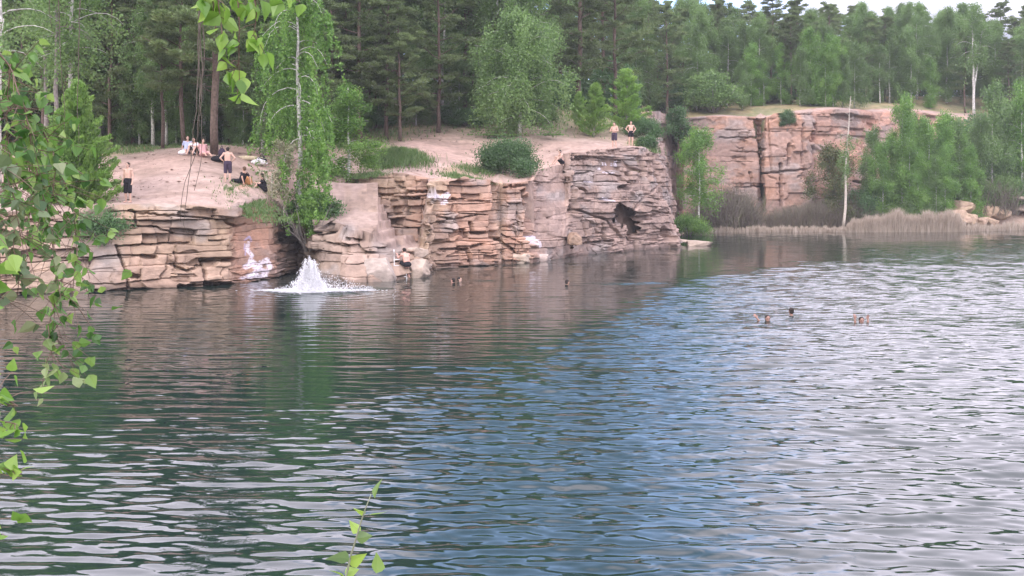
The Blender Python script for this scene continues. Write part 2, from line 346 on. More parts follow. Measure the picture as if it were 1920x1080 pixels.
def sheet(name, foot, brink, end, rough, tint, du, dz_, topn, seed, lt, bw, amp, features=(), paint=(), zdown=-0.9, lumps=1.0, prof=None):
    foot, brink, end = map(np.array, (foot, brink, end)); rough = np.array(rough, float); tint = np.array(tint)
    seglen = 0.5 * (np.linalg.norm(np.diff(foot[:, :2], axis=0), axis=1) + np.linalg.norm(np.diff(brink[:, :2], axis=0), axis=1)); S = np.concatenate([[0], np.cumsum(seglen)])
    nu = int(S[-1] / du); s = np.linspace(0, S[-1], nu)
    ip = lambda A: np.stack([np.interp(s, S, A[:, k]) for k in range(A.shape[1])], -1)
    Ft = ip(foot); Bk = ip(brink); En = ip(end); Rg = np.interp(s, S, rough)
    wt = 0.25 * (fbm(s * .6, 0 * s, seed + 40) - .5)
    Bk[:, 2] += wt * 1.2 * Rg
    tc_ = np.stack([np.interp(s, S, TINT[tint][:, k]) for k in range(3)], -1); sc_ = np.stack([np.interp(s, S, SEC[tint][:, k]) for k in range(3)], -1)
    tan = np.gradient(Ft[:, :2] * .5 + Bk[:, :2] * .5, axis=0); kk = max(1, int(0.8 / du)); ker = np.ones(2 * kk + 1) / (2 * kk + 1)
    tan = np.stack([np.convolve(np.pad(tan[:, k], kk, 'edge'), ker, 'valid') for k in range(2)], -1); tan /= np.linalg.norm(tan, axis=1, keepdims=True) + 1e-9
    nrm = np.stack([tan[:, 1], -tan[:, 0], 0 * s], -1)                      # outwards, towards the water
    hm = (Bk[:, 2] - Ft[:, 2]).max(); nf = int(hm / dz_); t = np.linspace(0, 1, nf)[None, :, None]
    p = t if prof is None else t ** prof
    face = Ft[:, None] * (1 - p) + Bk[:, None] * p; face[:, :, 2] = (Ft[:, 2:3] * (1 - t[..., 0]) + Bk[:, 2:3] * t[..., 0])
    nb = 6; below = np.repeat(Ft[:, None], nb, 1); below[:, :, 2] = Ft[:, 2:3] + np.linspace(zdown, 0, nb + 1)[:-1][None]
    u = (np.linspace(0, 1, topn + 1)[1:] ** 1.5)[None, :, None]
    top = Bk[:, None] * (1 - u) + En[:, None] * u
    g = gz(top[:, ::4, 0], top[:, ::4, 1]); g = np.stack([np.interp(u[0, :, 0], u[0, ::4, 0], g[i]) for i in range(nu)])
    u2 = u[..., 0]
    low_end = (En[:, 2] < gz(En[:, 0], En[:, 1]) - 0.6)[:, None]              # ends lower than the plateau: rubble apron
    top[:, :, 2] = np.where(low_end, Bk[:, 2:3] * (1 - u2) + En[:, 2:3] * u2 + 0.0 * u2, np.where(np.abs(Bk[:, 2:3] - g[:, :1]) > .8, Bk[:, 2:3] * (1 - u2) + En[:, 2:3] * u2, np.maximum(Bk[:, 2:3] * (1 - u2) + g * u2, g) + 0.10 * (1 - u2)))
    top[:, :, 2] -= 0.35 * sst(.75, 1, u2)
    if name == 'cliff':
        tpx = 960 + F * top[..., 0] / top[..., 1]; km = sst(680, 715, tpx) * sst(800, 790, tpx); q_ = .42; tz_ = top[:, :, 2] + .35 * (fbm(top[..., 0] * .7, top[..., 1] * .7, 44) - .5); fl = np.floor(tz_ / q_); fr_ = tz_ / q_ - fl
        top[:, :, 2] = top[:, :, 2] * (1 - km) + (q_ * (fl + sst(.55, .8, fr_)) + .10 * (vn(top[..., 0] * 1.6 + fl * 3, top[..., 1] * .6, 45) - .5)) * km
    nF = nb + nf; B = np.concatenate([below, face, top], 1); nv = B.shape[1]
    SS = np.repeat(s[:, None], nv, 1); ZZ = B[:, :, 2]; wf = np.ones((nu, nv)); wf[:, nF:] = (1 - sst(0, .22, u2))
    r1, c1, ro1, ti1, ra, rb = blocks(SS, ZZ, seed, lt, bw)
    alt = blocks(SS + 1.7, ZZ + .2, seed + 300, lt * 1.5, bw * 1.0, 1.5); pick = fbm(SS * .30, ZZ * .55, seed + 301, 3) > .55
    r1, c1, ro1, ti1, ra, rb = [np.where(pick, q2, q1) for q1, q2 in zip((r1, c1, ro1, ti1, ra, rb), alt)]
    r2, c2, ro2, ti2, ra2, rb2 = blocks(SS + 3.3, ZZ * 1.0, seed + 100, lt * 4.2, bw * 2.0, 1.5)
    RG = Rg[:, None]
    prot = (r1 - .5) * .50 + ti1 * .42 - (r1 > .92) * .45 - (r1 < .07) * .30
    d = prot * RG * amp - c1 * .22 * (0.25 + .75 * RG) * min(1, amp) - ro1 * .06 * RG + ((r2 - .5) * .9 + ti2 * .5) * (.25 + .75 * RG) * amp * lumps - c2 * .35 * amp - ro2 * .10 * RG
    d -= (.10 + .25 * (fbm(SS * .4, ZZ * .4, seed + 66) > .55)) * sst(.022, .006, np.abs(vn(SS * .55 + .25 * vn(ZZ * 1.3, SS * .2, seed + 62), ZZ * .28, seed + 61) - .5)) * (.3 + .7 * RG) * min(1, amp)
    d += (fbm(SS * .25, ZZ * .25, seed + 60) - .5) * 1.3 * lumps * (.4 + .6 * RG) + (fbm(SS * 2, ZZ * 4, seed + 70) - .5) * .12
    px, py = project(B); de = np.zeros((nu, nv)); px = px + 0.0
    for ft in features:
        if ft[0] == 'g':
            for i in range(len(ft[1]) - 1):
                dd = seg_d(px + 3 * (vn(py * .2, px * .1, 5) - .5), py + 3 * (vn(px * .15, py * .1, 6) - .5), ft[1][i], ft[1][i + 1]); d -= ft[3] * sst(1.0, .35, dd / ft[2]) * (wf > .99)
        elif ft[0] == 'e':
            (_, cx, cy, rx, ry, dep) = ft; qq = np.hypot((px - cx) / rx, (py - cy) / ry) + .75 * (vn(px * .16, py * .18, 8) - .5); de += dep * sst(1.0, .80, qq) * (wf > .99)
        elif ft[0] == 's':     # smooth out: fade blockiness in an ellipse
            (_, cx, cy, rx, ry, k) = ft; qq = np.hypot((px - cx) / rx, (py - cy) / ry) + .3 * (vn(px * .05, py * .05, 9) - .5); d *= 1 - k * sst(1.0, .8, qq)
    d *= wf
    Bd = B + nrm[:, None] * d[..., None] + np.array([.08, 1.0, 0])[None, None] * (de * (.8 + .5 * (vn(px * .15, py * .2, 12) - .5)))[..., None]
    z_top = (fbm(SS * 1.3, np.concatenate([np.zeros((nu, nF)), np.repeat(u2 * 6, nu, 0)], 1), seed + 80) - .5) * .22
    Bd[:, :, 2] += np.where(np.arange(nv)[None] >= nF, z_top * (1 - sst(.5, 1, np.clip((np.arange(nv) - nF) / topn, 0, 1)))[None] * RG, (fbm(SS * 3, ZZ * 3, seed + 81) - .5) * .04)
    # colour
    mixv = np.clip((ra - .5) * .9 + (fbm(SS * .35, ZZ * .5, seed + 90) - .5) * 2.2 + .45, 0, 1)[..., None]
    C = tc_[:, None] * (1 - mixv) + sc_[:, None] * mixv
    C = C * (0.74 + .42 * rb[..., None]) * (0.9 + .2 * fbm(SS * 1.5, ZZ * 6, seed + 91))[..., None]
    grey = sst(.52, .72, fbm(SS * .5 + 9, ZZ * .8, seed + 95))[..., None] * .5; C = C * (1 - grey) + C.mean(-1, keepdims=True) * np.array([1.02, 1.0, .97]) * grey
    wet = sst(.32, .12, Bd[:, :, 2] + .12 * vn(SS * 2, SS * 0, 4))[..., None]; C = C * (1 - .45 * wet)
    sandm = sst(.10, .5, np.clip((np.arange(nv) - nF) / topn, 0, 1))[None, :, None] * sst(.35, .6, fbm(SS * .8, np.concatenate([ZZ[:, :nF], np.repeat(u2 * 3, nu, 0)], 1), seed + 97) + .1)[..., None]
    C = C * (1 - sandm) + np.array(SAND) * sandm
    for pt in paint:
        col, ploy, wd = pt
        for i in range(len(ploy) - 1):
            k = sst(1.0, .5, seg_d(px, py, ploy[i], ploy[i + 1]) / wd) * sst(.2, .7, vn(px * .5, py * .5, 3) + .2); C = C * (1 - k[..., None] * .7) + np.array(col) * k[..., None] * .7
    C4 = np.concatenate([np.clip(C, 0, 1), np.ones((nu, nv, 1))], -1)
    o = meshnp(name, Bd.reshape(-1, 3), grid_faces(nu, nv), M_ROCK, attrs={'col': ('FLOAT_COLOR', C4.reshape(-1, 4))}, smooth=False)
    return tag(o, kind='structure')

SAND = (.375, .285, .24)
G = lambda pts_, w_, d_: ('g', pts_, w_, d_)
FEAT = [
 G([(215,424),(255,423),(290,425),(325,437)],2.5,.3), G([(251,398),(253,423)],3,.4), G([(240,393),(250,398),(345,406),(395,411)],3,.3), G([(400,405),(420,408),(440,424),(462,420)],3,.3),
 G([(222,461),(285,458),(360,455)],2.5,.3), G([(218,461),(225,482),(233,507)],3.5,.45), G([(268,481),(290,483)],6,.6), G([(322,497),(352,509),(376,500)],3.5,.4), G([(382,489),(440,487)],5,.6), G([(328,475),(331,500)],3,.35),
 G([(236,516),(257,518)],6,.6), G([(388,532),(436,534)],6,.7), G([(335,537),(365,536)],4,.6), G([(395,452),(425,450)],2.5,.3), G([(232,507),(240,538)],3,.35), G([(383,490),(387,535)],4,.4),
 ('e',545,470,30,44,.9), ('e',600,415,7,40,.5),
 G([(590,437),(642,434)],4.5,.5), G([(640,424),(692,420)],3.5,.4), G([(645,449),(674,452)],5,.4), G([(600,455),(640,462)],3,.3),
 G([(740,350),(765,359),(830,361)],3.5,.4), G([(757,362),(757,404)],5,.5), G([(845,373),(905,377)],3,.35), G([(805,405),(850,412),(895,402)],2.5,.3), G([(882,418),(888,438),(915,437)],4,.5),
 G([(825,467),(870,467)],3.5,.45), G([(873,468),(878,492),(878,500)],5,.6), G([(882,463),(906,458)],3.5,.5), G([(760,412),(800,420),(850,408)],2,.25), G([(930,345),(924,420),(926,444)],7,.5), G([(926,444),(960,468),(972,485)],4,.45),
 G([(992,362),(1001,400),(998,440),(1001,468)],10,.9), G([(945,352),(1015,346)],3,.4), G([(960,415),(985,420)],4,.3), G([(940,440),(975,455)],2.5,.3),
 G([(1077,288),(1076,328),(1083,352),(1094,362)],4,.7), G([(1080,300),(1112,297),(1108,289)],3,.35), G([(1080,328),(1118,322)],2.5,.35), ('e',1160,391,14,13,3.5), ('e',1174,406,17,19,5.0), ('e',1191,430,13,22,5.0), G([(1160,352),(1176,352)],6,.5), G([(1187,326),(1191,346),(1160,350)],4,.5),
 G([(1217,290),(1222,318),(1230,342)],3,.6), G([(1227,290),(1231,330),(1236,365)],3,.6), G([(1180,303),(1186,314),(1206,322)],4,.5), G([(1240,430),(1252,446)],8,.8), G([(1180,400),(1205,365),(1225,350)],2.5,.35),
 ('e',1075,457,13,9,.9), G([(1066,430),(1066,460)],2,.3), G([(1105,456),(1150,452)],3.5,.5), G([(1091,415),(1098,440)],3,.35), G([(1030,408),(1080,394),(1140,413),(1172,446)],2.5,.35), G([(1201,440),(1201,470)],4,.6), G([(1130,420),(1140,450)],3,.4), G([(1215,395),(1250,400)],2.5,.3),
 ('s',1045,372,26,44,.8), ('s',1060,425,40,24,.6), ('s',480,460,38,50,.5)]
WH = (.78, .74, .80); LV = (.42, .38, .55)
PAINT = [(WH, [(468,456),(465,470),(474,480),(466,495)], 5), (WH, [(462,500),(475,492),(488,500),(480,512),(468,518)], 7), (WH, [(490,492),(502,488),(507,500),(498,514)], 6), (WH, [(455,522),(470,518),(500,517)], 4), (LV, [(462,450),(470,444),(474,452)], 2.5), (LV, [(480,506),(490,502)], 2.5), (WH, [(476,500),(494,507)], 6), (LV,[(461,458),(460,478)],2),
 (WH, [(804,368),(812,372),(834,364),(828,380)], 5), (WH, [(816,366),(822,382)], 3),
 (WH, [(1142,303),(1142,312)], 2), (WH, [(1150,303),(1150,312),(1155,307),(1160,312),(1160,303)], 2), (WH, [(1166,303),(1166,312)], 2), (WH, [(1135,317),(1150,316),(1168,318)], 3.2), (WH, [(1140,323),(1160,324)], 2), (WH, [(1105,340),(1120,341)], 2.2), (WH, [(1126,372),(1146,376)], 3), (WH,[(1003,455),(1008,445),(1012,460)],5)]
foot = [(X_(r[0], Yw(r[1])), Yw(r[1]), -.05) for r in MAIN]; brink = [P3(r[2], r[3], r[4]) for r in MAIN]
end = [(X_(r[5], r[6]), r[6], float(gz(np.array(X_(r[5], r[6])), np.array(r[6]))) - .05 if r[7] is None else r[7]) for r in MAIN]
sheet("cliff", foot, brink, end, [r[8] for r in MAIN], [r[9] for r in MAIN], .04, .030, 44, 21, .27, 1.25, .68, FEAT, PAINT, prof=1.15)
foot = [(X_(r[0], r[1]), r[1], r[2]) for r in INNER]; brink = [P3(r[3], r[4], r[5]) for r in INNER]
end = [(X_(r[6], r[7]), r[7], float(gz(np.array(X_(r[6], r[7])), np.array(r[7]))) - .05) for r in INNER]
sheet("rock_wall", foot, brink, end, [1.1] * 6, [0, 0, 0, 0, 1, 1], .04, .032, 30, 57, .32, 1.3, .9, FEAT, PAINT, lumps=.6)
bpy.data.objects["rock_wall"].name = "upper_cliff"
FF = [G([(1421,228),(1424,310),(1429,368),(1434,428)],5.5,1.8), G([(1463,308),(1465,386)],3.5,1.0), G([(1380,351),(1426,349)],2,.5), G([(1430,325),(1470,322),(1512,318)],2.5,.6), G([(1350,258),(1420,258)],2.2,.5), G([(1440,226),(1446,322)],2,.4), G([(1504,232),(1508,312)],3,.6), G([(1528,232),(1530,312)],2.5,.6),
 G([(1368,284),(1425,286)],1.5,.3), G([(1350,302),(1410,304)],1.3,.25), G([(1480,272),(1478,310)],5,.6), G([(1270,228),(1269,272),(1290,276)],3.5,1.0), G([(1404,322),(1408,348)],2.2,.6), G([(1600,340),(1640,345)],2.5,.6), G([(1560,335),(1580,372)],5,1.0), G([(1620,340),(1616,392)],5,1.0), ('s',1340,290,40,60,.45)]
foot = [(X_(r[0], r[1]), r[1], r[2]) for r in FAR]; brink = [P3(r[3], r[4], r[5]) for r in FAR]
end = [(X_(r[6], r[7]), r[7], float(gz(np.array(X_(r[6], r[7])), np.array(r[7]))) - .1) for r in FAR]
sheet("far_cliff", foot, brink, end, [r[8] for r in FAR], [r[9] for r in FAR], .10, .085, 30, 93, .95, 3.6, 1.5, FF, [], zdown=-2.5, lumps=.7)

# ------------------------------------------------------------------ ground of the plateau, far shore, near bank, lake bed
def grassmap(x, y):
    px = 960 + F * x / y; py = HOR + F * (CAMH - gz(x, y)) / y
    g = sst(63, 74, y + 7 * (fbm(x * .12, y * .12, 7) - .5) + np.where(px < 560, sst(600, 240, px) * 7, 0) - sst(650, 800, px) * 13 - sst(1150, 1250, px) * 26)
    g = np.maximum(g, sst(1.0, .5, np.hypot((px - 475) / 62, (py - 362) / 30) + .5 * (fbm(x * .9, y * .9, 8) - .5)) * .75)
    g = np.maximum(g, sst(1.0, .4, np.hypot((px - 1200) / 40, (py - 270) / 16)) * .6)
    g = np.maximum(g, sst(1.0, .6, np.hypot((px - 870) / 50, (py - 316) / 12) + .6 * (fbm(x * .9, y * .9, 9) - .5)) * .45)
    g = np.maximum(g, sst(1.0, .6, np.hypot((px - 700) / 60, (py - 325) / 14) + .7 * (fbm(x * .9, y * .9, 10) - .5)) * .45)
    return np.clip(g, 0, 1)
xs = np.unique(np.concatenate([np.linspace(-260, -34, 40), np.linspace(-34, 30, 340), np.linspace(30, 75, 130), np.linspace(75, 320, 40)]))
ys = np.unique(np.concatenate([np.linspace(41, 92, 300), np.linspace(92, 145, 130), np.linspace(145, 420, 40)]))
GX, GY = np.meshgrid(xs, ys, indexing='ij')
zg = gz(GX, GY); ins = inside(GX, GY); ed = edist(GX, GY)
zg = zg + (fbm(GX * .35, GY * .35, 31) - .5) * .35 * sst(0, 3, ed) + (fbm(GX * 1.8, GY * 1.8, 32) - .5) * .10 * sst(0, 1.5, ed)
zg = np.where(ins, zg - 0.03 - 1.2 * sst(.35, 0, ed), -3.0); zg = np.where((~ins) & (ed < .8), np.minimum(zg, -3), zg)
gm = grassmap(GX, GY)
GC = np.array(SAND)[None, None] * (0.66 + .66 * fbm(GX * .3, GY * .8, 33, 6))[..., None]
red = sst(.45, .7, fbm(GX * .14, GY * .2, 34))[..., None] * .5; GC = GC * (1 - red) + np.array((.42, .285, .225)) * red
grc = np.array((.19, .20, .095))[None, None] * (1 - sst(.4, .7, fbm(GX * .4, GY * .4, 35))[..., None] * .0) + np.array((.10, .05, .03)) * sst(.45, .65, fbm(GX * .5, GY * .5, 36))[..., None]
gmk = (gm * (0.55 + .6 * fbm(GX * 2.2, GY * 2.2, 37)))[..., None]; gmk = np.clip(gmk, 0, 1)
litter = sst(.48, .64, fbm(GX * .6, GY * 1.6, 38, 5))[..., None] * .7; GC = GC * (1 - litter) + np.array((.27, .20, .16)) * litter
GC = GC * (1 - gmk) + grc * gmk
fc = grid_faces(len(xs), len(ys)); zz_ = zg.ravel(); keep = (zz_[fc] > -2.9).any(1)
o = meshnp("ground", np.stack([GX, GY, zg], -1).reshape(-1, 3), fc[keep], M_ROCK, attrs={'col': ('FLOAT_COLOR', np.concatenate([np.clip(GC, 0, 1), np.ones(GC.shape[:2] + (1,))], -1).reshape(-1, 4))}, smooth=True)
tag(o, kind='structure')
# far shore strip between the water and the far cliff
SH = [(1225,446,4),(1262,441,4),(1285,437.5,3.5),(1330,435,3),(1420,434.5,3),(1560,434,2.6),(1700,433.5,3),(1790,433,3),(1850,431,4),(1960,429,5),(2150,428,5),(2500,427,5),(3000,426,5)]
a0 = np.array([(X_(p, Yw(q)), Yw(q)) for p, q, _ in SH]); wdt = np.array([(r_[0], r_[1]) for r_ in [(X_(p, 126), 127.) for p, q, _ in SH]])
u = np.linspace(0, len(SH) - 1, 420); v = np.linspace(-.12, 1, 70)
A0 = np.stack([np.interp(u, range(len(SH)), a0[:, k]) for k in range(2)], -1); A1 = np.stack([np.interp(u, range(len(SH)), wdt[:, k]) for k in range(2)], -1)
Pxy = A0[:, None] * (1 - v[None, :, None]) + A1[:, None] * v[None, :, None]
zz = 4.6 * v[None] + .7 * (fbm(Pxy[..., 0] * .4, Pxy[..., 1] * .4, 51) - .45) * sst(0, .15, v)[None]
upx = np.interp(u, range(len(SH)), [q[0] for q in SH]); zz = zz * (0.55 + sst(1700, 1850, upx) * 1.6)[:, None]; zz = np.where(v[None] < 0, v[None] * 6, zz)
C = np.array((.30, .235, .18))[None, None] * (.7 + .6 * fbm(Pxy[..., 0] * .8, Pxy[..., 1] * .8, 52))[..., None] + np.array((.12, .09, .07)) * sst(1750, 1850, upx)[:, None, None]
o = meshnp("shore", np.concatenate([Pxy, zz[..., None]], -1).reshape(-1, 3), grid_faces(420, 70), M_ROCK, attrs={'col': ('FLOAT_COLOR', np.concatenate([C, np.ones(C.shape[:2] + (1,))], -1).reshape(-1, 4))}, smooth=True)
tag(o, kind='structure')
# near bank under the camera
xs2 = np.linspace(-60, 60, 160); ys2 = np.linspace(-40, 10.5, 90); BX, BY = np.meshgrid(xs2, ys2, indexing='ij')
bz = np.interp(BY, [-40, -6, 0, 3.5, 6.2, 8.2, 10.5], [3.4, 2.7, 2.5, 2.1, .9, -.4, -1.5]) + (fbm(BX * .5, BY * .5, 61) - .5) * .4
C = np.array((.17, .15, .09))[None, None] * (.6 + .8 * fbm(BX * .9, BY * .9, 62))[..., None]
o = meshnp("bank", np.stack([BX, BY, bz], -1).reshape(-1, 3), grid_faces(160, 90), M_ROCK, attrs={'col': ('FLOAT_COLOR', np.concatenate([C, np.ones(C.shape[:2] + (1,))], -1).reshape(-1, 4))}, smooth=True); tag(o, kind='structure')
lb = MB(); lb.add([(-420, -200, -3.2), (520, -200, -3.2), (520, 640, -3.2), (-420, 640, -3.2)], [(0, 1, 2, 3)])
tag(lb.build("lake_bed", plain("lake bed mud", (.12, .11, .08))), kind='structure')
gz_ = MB(); 
for (x0, y0, x1, y1, z_) in ((-420, 419, 520, 640, 15.5), (-420, 41, -255, 420, 9.0), (315, 41, 520, 420, 14.0)): gz_.add([(x0, y0, z_), (x1, y0, z_), (x1, y1, z_), (x0, y1, z_)], [(0, 1, 2, 3)])
tag(gz_.build("outer_ground", plain("outer ground soil", (.12, .13, .06))), kind='structure')
# ------------------------------------------------------------------ water
def water():
    ys_ = [7.2]
    while ys_[-1] < 128: ys_.append(ys_[-1] + min(.13, max(.018, .0016 * ys_[-1] ** 1.05)))
    ys_ = np.array(ys_)
    ax = np.concatenate([np.linspace(-.95, -.53, 60)[:-1], np.linspace(-.53, .53, 1150), np.linspace(.53, 1.1, 80)[1:]])
    Yg, Ag = np.meshgrid(ys_, ax, indexing='ij'); Xg = Ag * Yg
    px = 960 + F * Ag; py = HOR + F * CAMH / Yg
    yb = np.interp(px, [-400, 0, 300, 600, 800, 1000, 1200, 1300, 1450, 1600, 1900, 2500], [790, 790, 765, 745, 700, 655, 578, 530, 486, 465, 448, 440])
    wn = fbm(Xg * .10, Yg * .06, 71) - .5
    q = np.log((py - HOR) / (yb - HOR)) + .55 * wn
    windy = sst(-.16, .20, q)
    right = sst(450, 1150, px)
    amp = .20 + windy * (.35 + .31 * right + .14 * right * sst(18, 40, Yg))
    # smooth lane where the three swimmers are
    lane = sst(1250, 1420, px) * sst(1.0, .4, np.abs(py - 600) / 24.0); lane2 = sst(1.0, .5, np.abs(py - 470 - (1920 - px) * .02) / 26) * sst(1450, 1700, px)
    rip = .08 + windy * .75
    wake = np.maximum(sst(1.0, .4, np.hypot((px - 1180) / 130, (py - 532) / 4)), np.maximum(sst(1.0, .4, np.hypot((px - 690) / 70, (py - 541) / 6)), sst(1.0, .4, np.hypot((px - 905) / 45, (py - 526) / 4))))
    wake = np.maximum(wake, sst(1.0, .5, np.hypot((px - 590) / 120, (py - 548) / 10)))
    rip = np.maximum(rip, wake * 1.2); amp = np.maximum(amp, wake * .7) * (1 - .3 * lane) * (1 - .4 * lane2); rip = np.maximum(rip, np.maximum(lane, lane2) * 1.1)
    rip = rip * (.12 + .88 * sst(12, 45, Yg))
    rng = np.random.RandomState(5); H = np.zeros_like(Xg)
    pk = [vn(Xg * .38 + 31 * k, Yg * .6 + 17 * k, 80 + k) for k in range(6)]
    n = 54
    for i in range(n):
        lam = .15 * (1.15 / .15) ** (i / (n - 1.0)); th = rng.normal(0, .21 if lam > .45 else .30) + .05
        k = 2 * math.pi / lam; a_ = .0058 * lam * (.7 + .6 * rng.rand())
        if lam > .8: a_ *= .75
        fade = sst(.5, 1.1, lam / (np.maximum(np.gradient(ys_)[:, None], 1e-3) * 4.0))
        H += a_ * fade * (.35 + 1.3 * pk[i % 6]) * np.sin(k * (math.sin(th) * Xg + math.cos(th) * Yg) + rng.rand() * 6.28 + 1.6 * (pk[(i + 1) % 6] - .5))
    # splash ring
    cx, cy = X_(580, 43.8), 43.8; rr = np.hypot(Xg - cx, Yg - cy); H2 = .03 * np.sin(rr * 9) * np.exp(-rr * .5)
    Z = H * amp * (.9 + .15 * sst(20, 40, Yg)) + H2
    m, nt, o = newmat("water surface"); L = nt.links
    b = node(nt, "ShaderNodeBsdfPrincipled"); b.inputs['Base Color'].default_value = (.008, .021, .018, 1); b.inputs['Roughness'].default_value = .03; b.inputs['IOR'].default_value = 1.6
    b.inputs['Specular IOR Level'].default_value = .5
    at = node(nt, "ShaderNodeAttribute", attribute_name='rip'); t = node(nt, "ShaderNodeTexCoord")
    mpp = node(nt, "ShaderNodeMapping"); mpp.inputs['Scale'].default_value = (.42, 1, 1); L.new(t.outputs['Object'], mpp.inputs[0])
    n1 = node(nt, "ShaderNodeTexNoise"); n1.inputs['Scale'].default_value = 5.5; n1.inputs['Detail'].default_value = 3; n1.inputs['Roughness'].default_value = .55; L.new(mpp.outputs[0], n1.inputs[0])
    bp = node(nt, "ShaderNodeBump"); bp.inputs['Distance'].default_value = .03; L.new(n1.outputs[0], bp.inputs['Height']); L.new(at.outputs['Fac'], bp.inputs['Strength']); L.new(bp.outputs[0], b.inputs['Normal'])
    L.new(b.outputs[0], o.inputs[0])
    ob = meshnp("water", np.stack([Xg, Yg, Z], -1).reshape(-1, 3), grid_faces(len(ys_), len(ax))[:, ::-1], m, attrs={'rip': ('FLOAT', rip.ravel())}, smooth=True)
    tag(ob, kind='structure')
water()
# ------------------------------------------------------------------ plants
M_BARK_B = plain("birch bark", (.50, .49, .45), .75, .45, 7.0)
M_BARK_P = plain("pine bark", (.125, .092, .073), .9, .4, 8.0)
M_BARK_G = plain("grey bark", (.22, .20, .18), .9, .3, 8.0)
M_DEAD = plain("bleached wood", (.50, .45, .38), .85, .2, 8.0)
M_PINE = leafmat("pine needles", [(.080, .125, .052), (.125, .185, .070), (.17, .24, .088), (.21, .29, .10)], .38, .22)
M_BIRCH = leafmat("birch leaves", [(.075, .15, .050), (.115, .21, .062), (.165, .28, .08), (.22, .35, .10)], .42, .18)
M_BIRCHB = leafmat("bright birch leaves", [(.075, .17, .040), (.12, .26, .05), (.19, .36, .065), (.28, .46, .09)], .45, .08)
M_LARCH = leafmat("young conifer needles", [(.14, .27, .055), (.21, .38, .075), (.31, .48, .10)], .45, .06)
M_BUSH = leafmat("bush leaves", [(.055, .125, .045), (.085, .18, .060), (.13, .24, .08)], .4, .12)
M_GRASS = leafmat("grass blades", [(.08, .16, .045), (.12, .21, .06), (.16, .22, .08)], .3, .1)
M_REED = leafmat("dry reeds", [(.40, .34, .26), (.50, .42, .34), (.60, .51, .42)], .3, .1)
M_TWIG = leafmat("bare brush twigs", [(.13, .11, .09), (.20, .17, .14), (.16, .17, .09)], .1, .15)
M_DRY = leafmat("pale young leaves", [(.18, .22, .10), (.30, .31, .18), (.38, .34, .24)], .3, .1)

def leaf_quads(P, size, rng, aspect=.5, down=0.0, dirs=None):
    P = np.asarray(P, float); n = len(P); a_ = rng.normal(size=(n, 3)); a_ /= np.linalg.norm(a_, axis=1, keepdims=True)
    if dirs is not None: a_ = a_ * .55 + dirs; a_ /= np.linalg.norm(a_, axis=1, keepdims=True)
    if down: a_[:, 2] -= down; a_ /= np.linalg.norm(a_, axis=1, keepdims=True)
    b_ = np.cross(a_, rng.normal(size=(n, 3))); b_ /= np.linalg.norm(b_, axis=1, keepdims=True) + 1e-9
    s_ = (np.asarray(size) * (.7 + .6 * rng.rand(n)))[:, None]
    V = np.stack([P - a_ * s_ * .5, P + b_ * s_ * aspect * .5 + a_ * s_ * .05, P + a_ * s_ * .5, P - b_ * s_ * aspect * .5 + a_ * s_ * .05], 1)
    return V.reshape(-1, 3)
def leaf_mesh(name, V, rng, mat, clump=None):
    n = len(V) // 4; r = rng.rand(n)
    if clump is not None: r = np.clip(.5 * r + .5 * clump, 0, 1)
    return meshnp(name, V, np.arange(n * 4).reshape(-1, 4), mat, attrs={'rnd': ('FLOAT', np.repeat(r, 4))}, link=False)
def curve_pts(p0, d, L_, n, droop, rng, wob=.08):
    P = [np.array(p0, float)]; d = np.array(d, float)
    for i in range(n):
        d = d + np.array([rng.normal(0, wob), rng.normal(0, wob), rng.normal(0, wob) - droop]); d /= np.linalg.norm(d); P.append(P[-1] + d * L_ / n)
    return P
def trunk_path(H, rng, lean=0.0, wob=.012, n=12):
    x = y = 0; P = []
    for i in range(n + 1):
        t = i / n; P.append((x + lean * H * t, y, H * t)); x += rng.normal(0, wob * H / n * 3); y += rng.normal(0, wob * H / n * 3)
    return np.array(P)
def at_h(tp, H, h): return np.array([np.interp(h, tp[:, 2], tp[:, 0]), np.interp(h, tp[:, 2], tp[:, 1]), h])

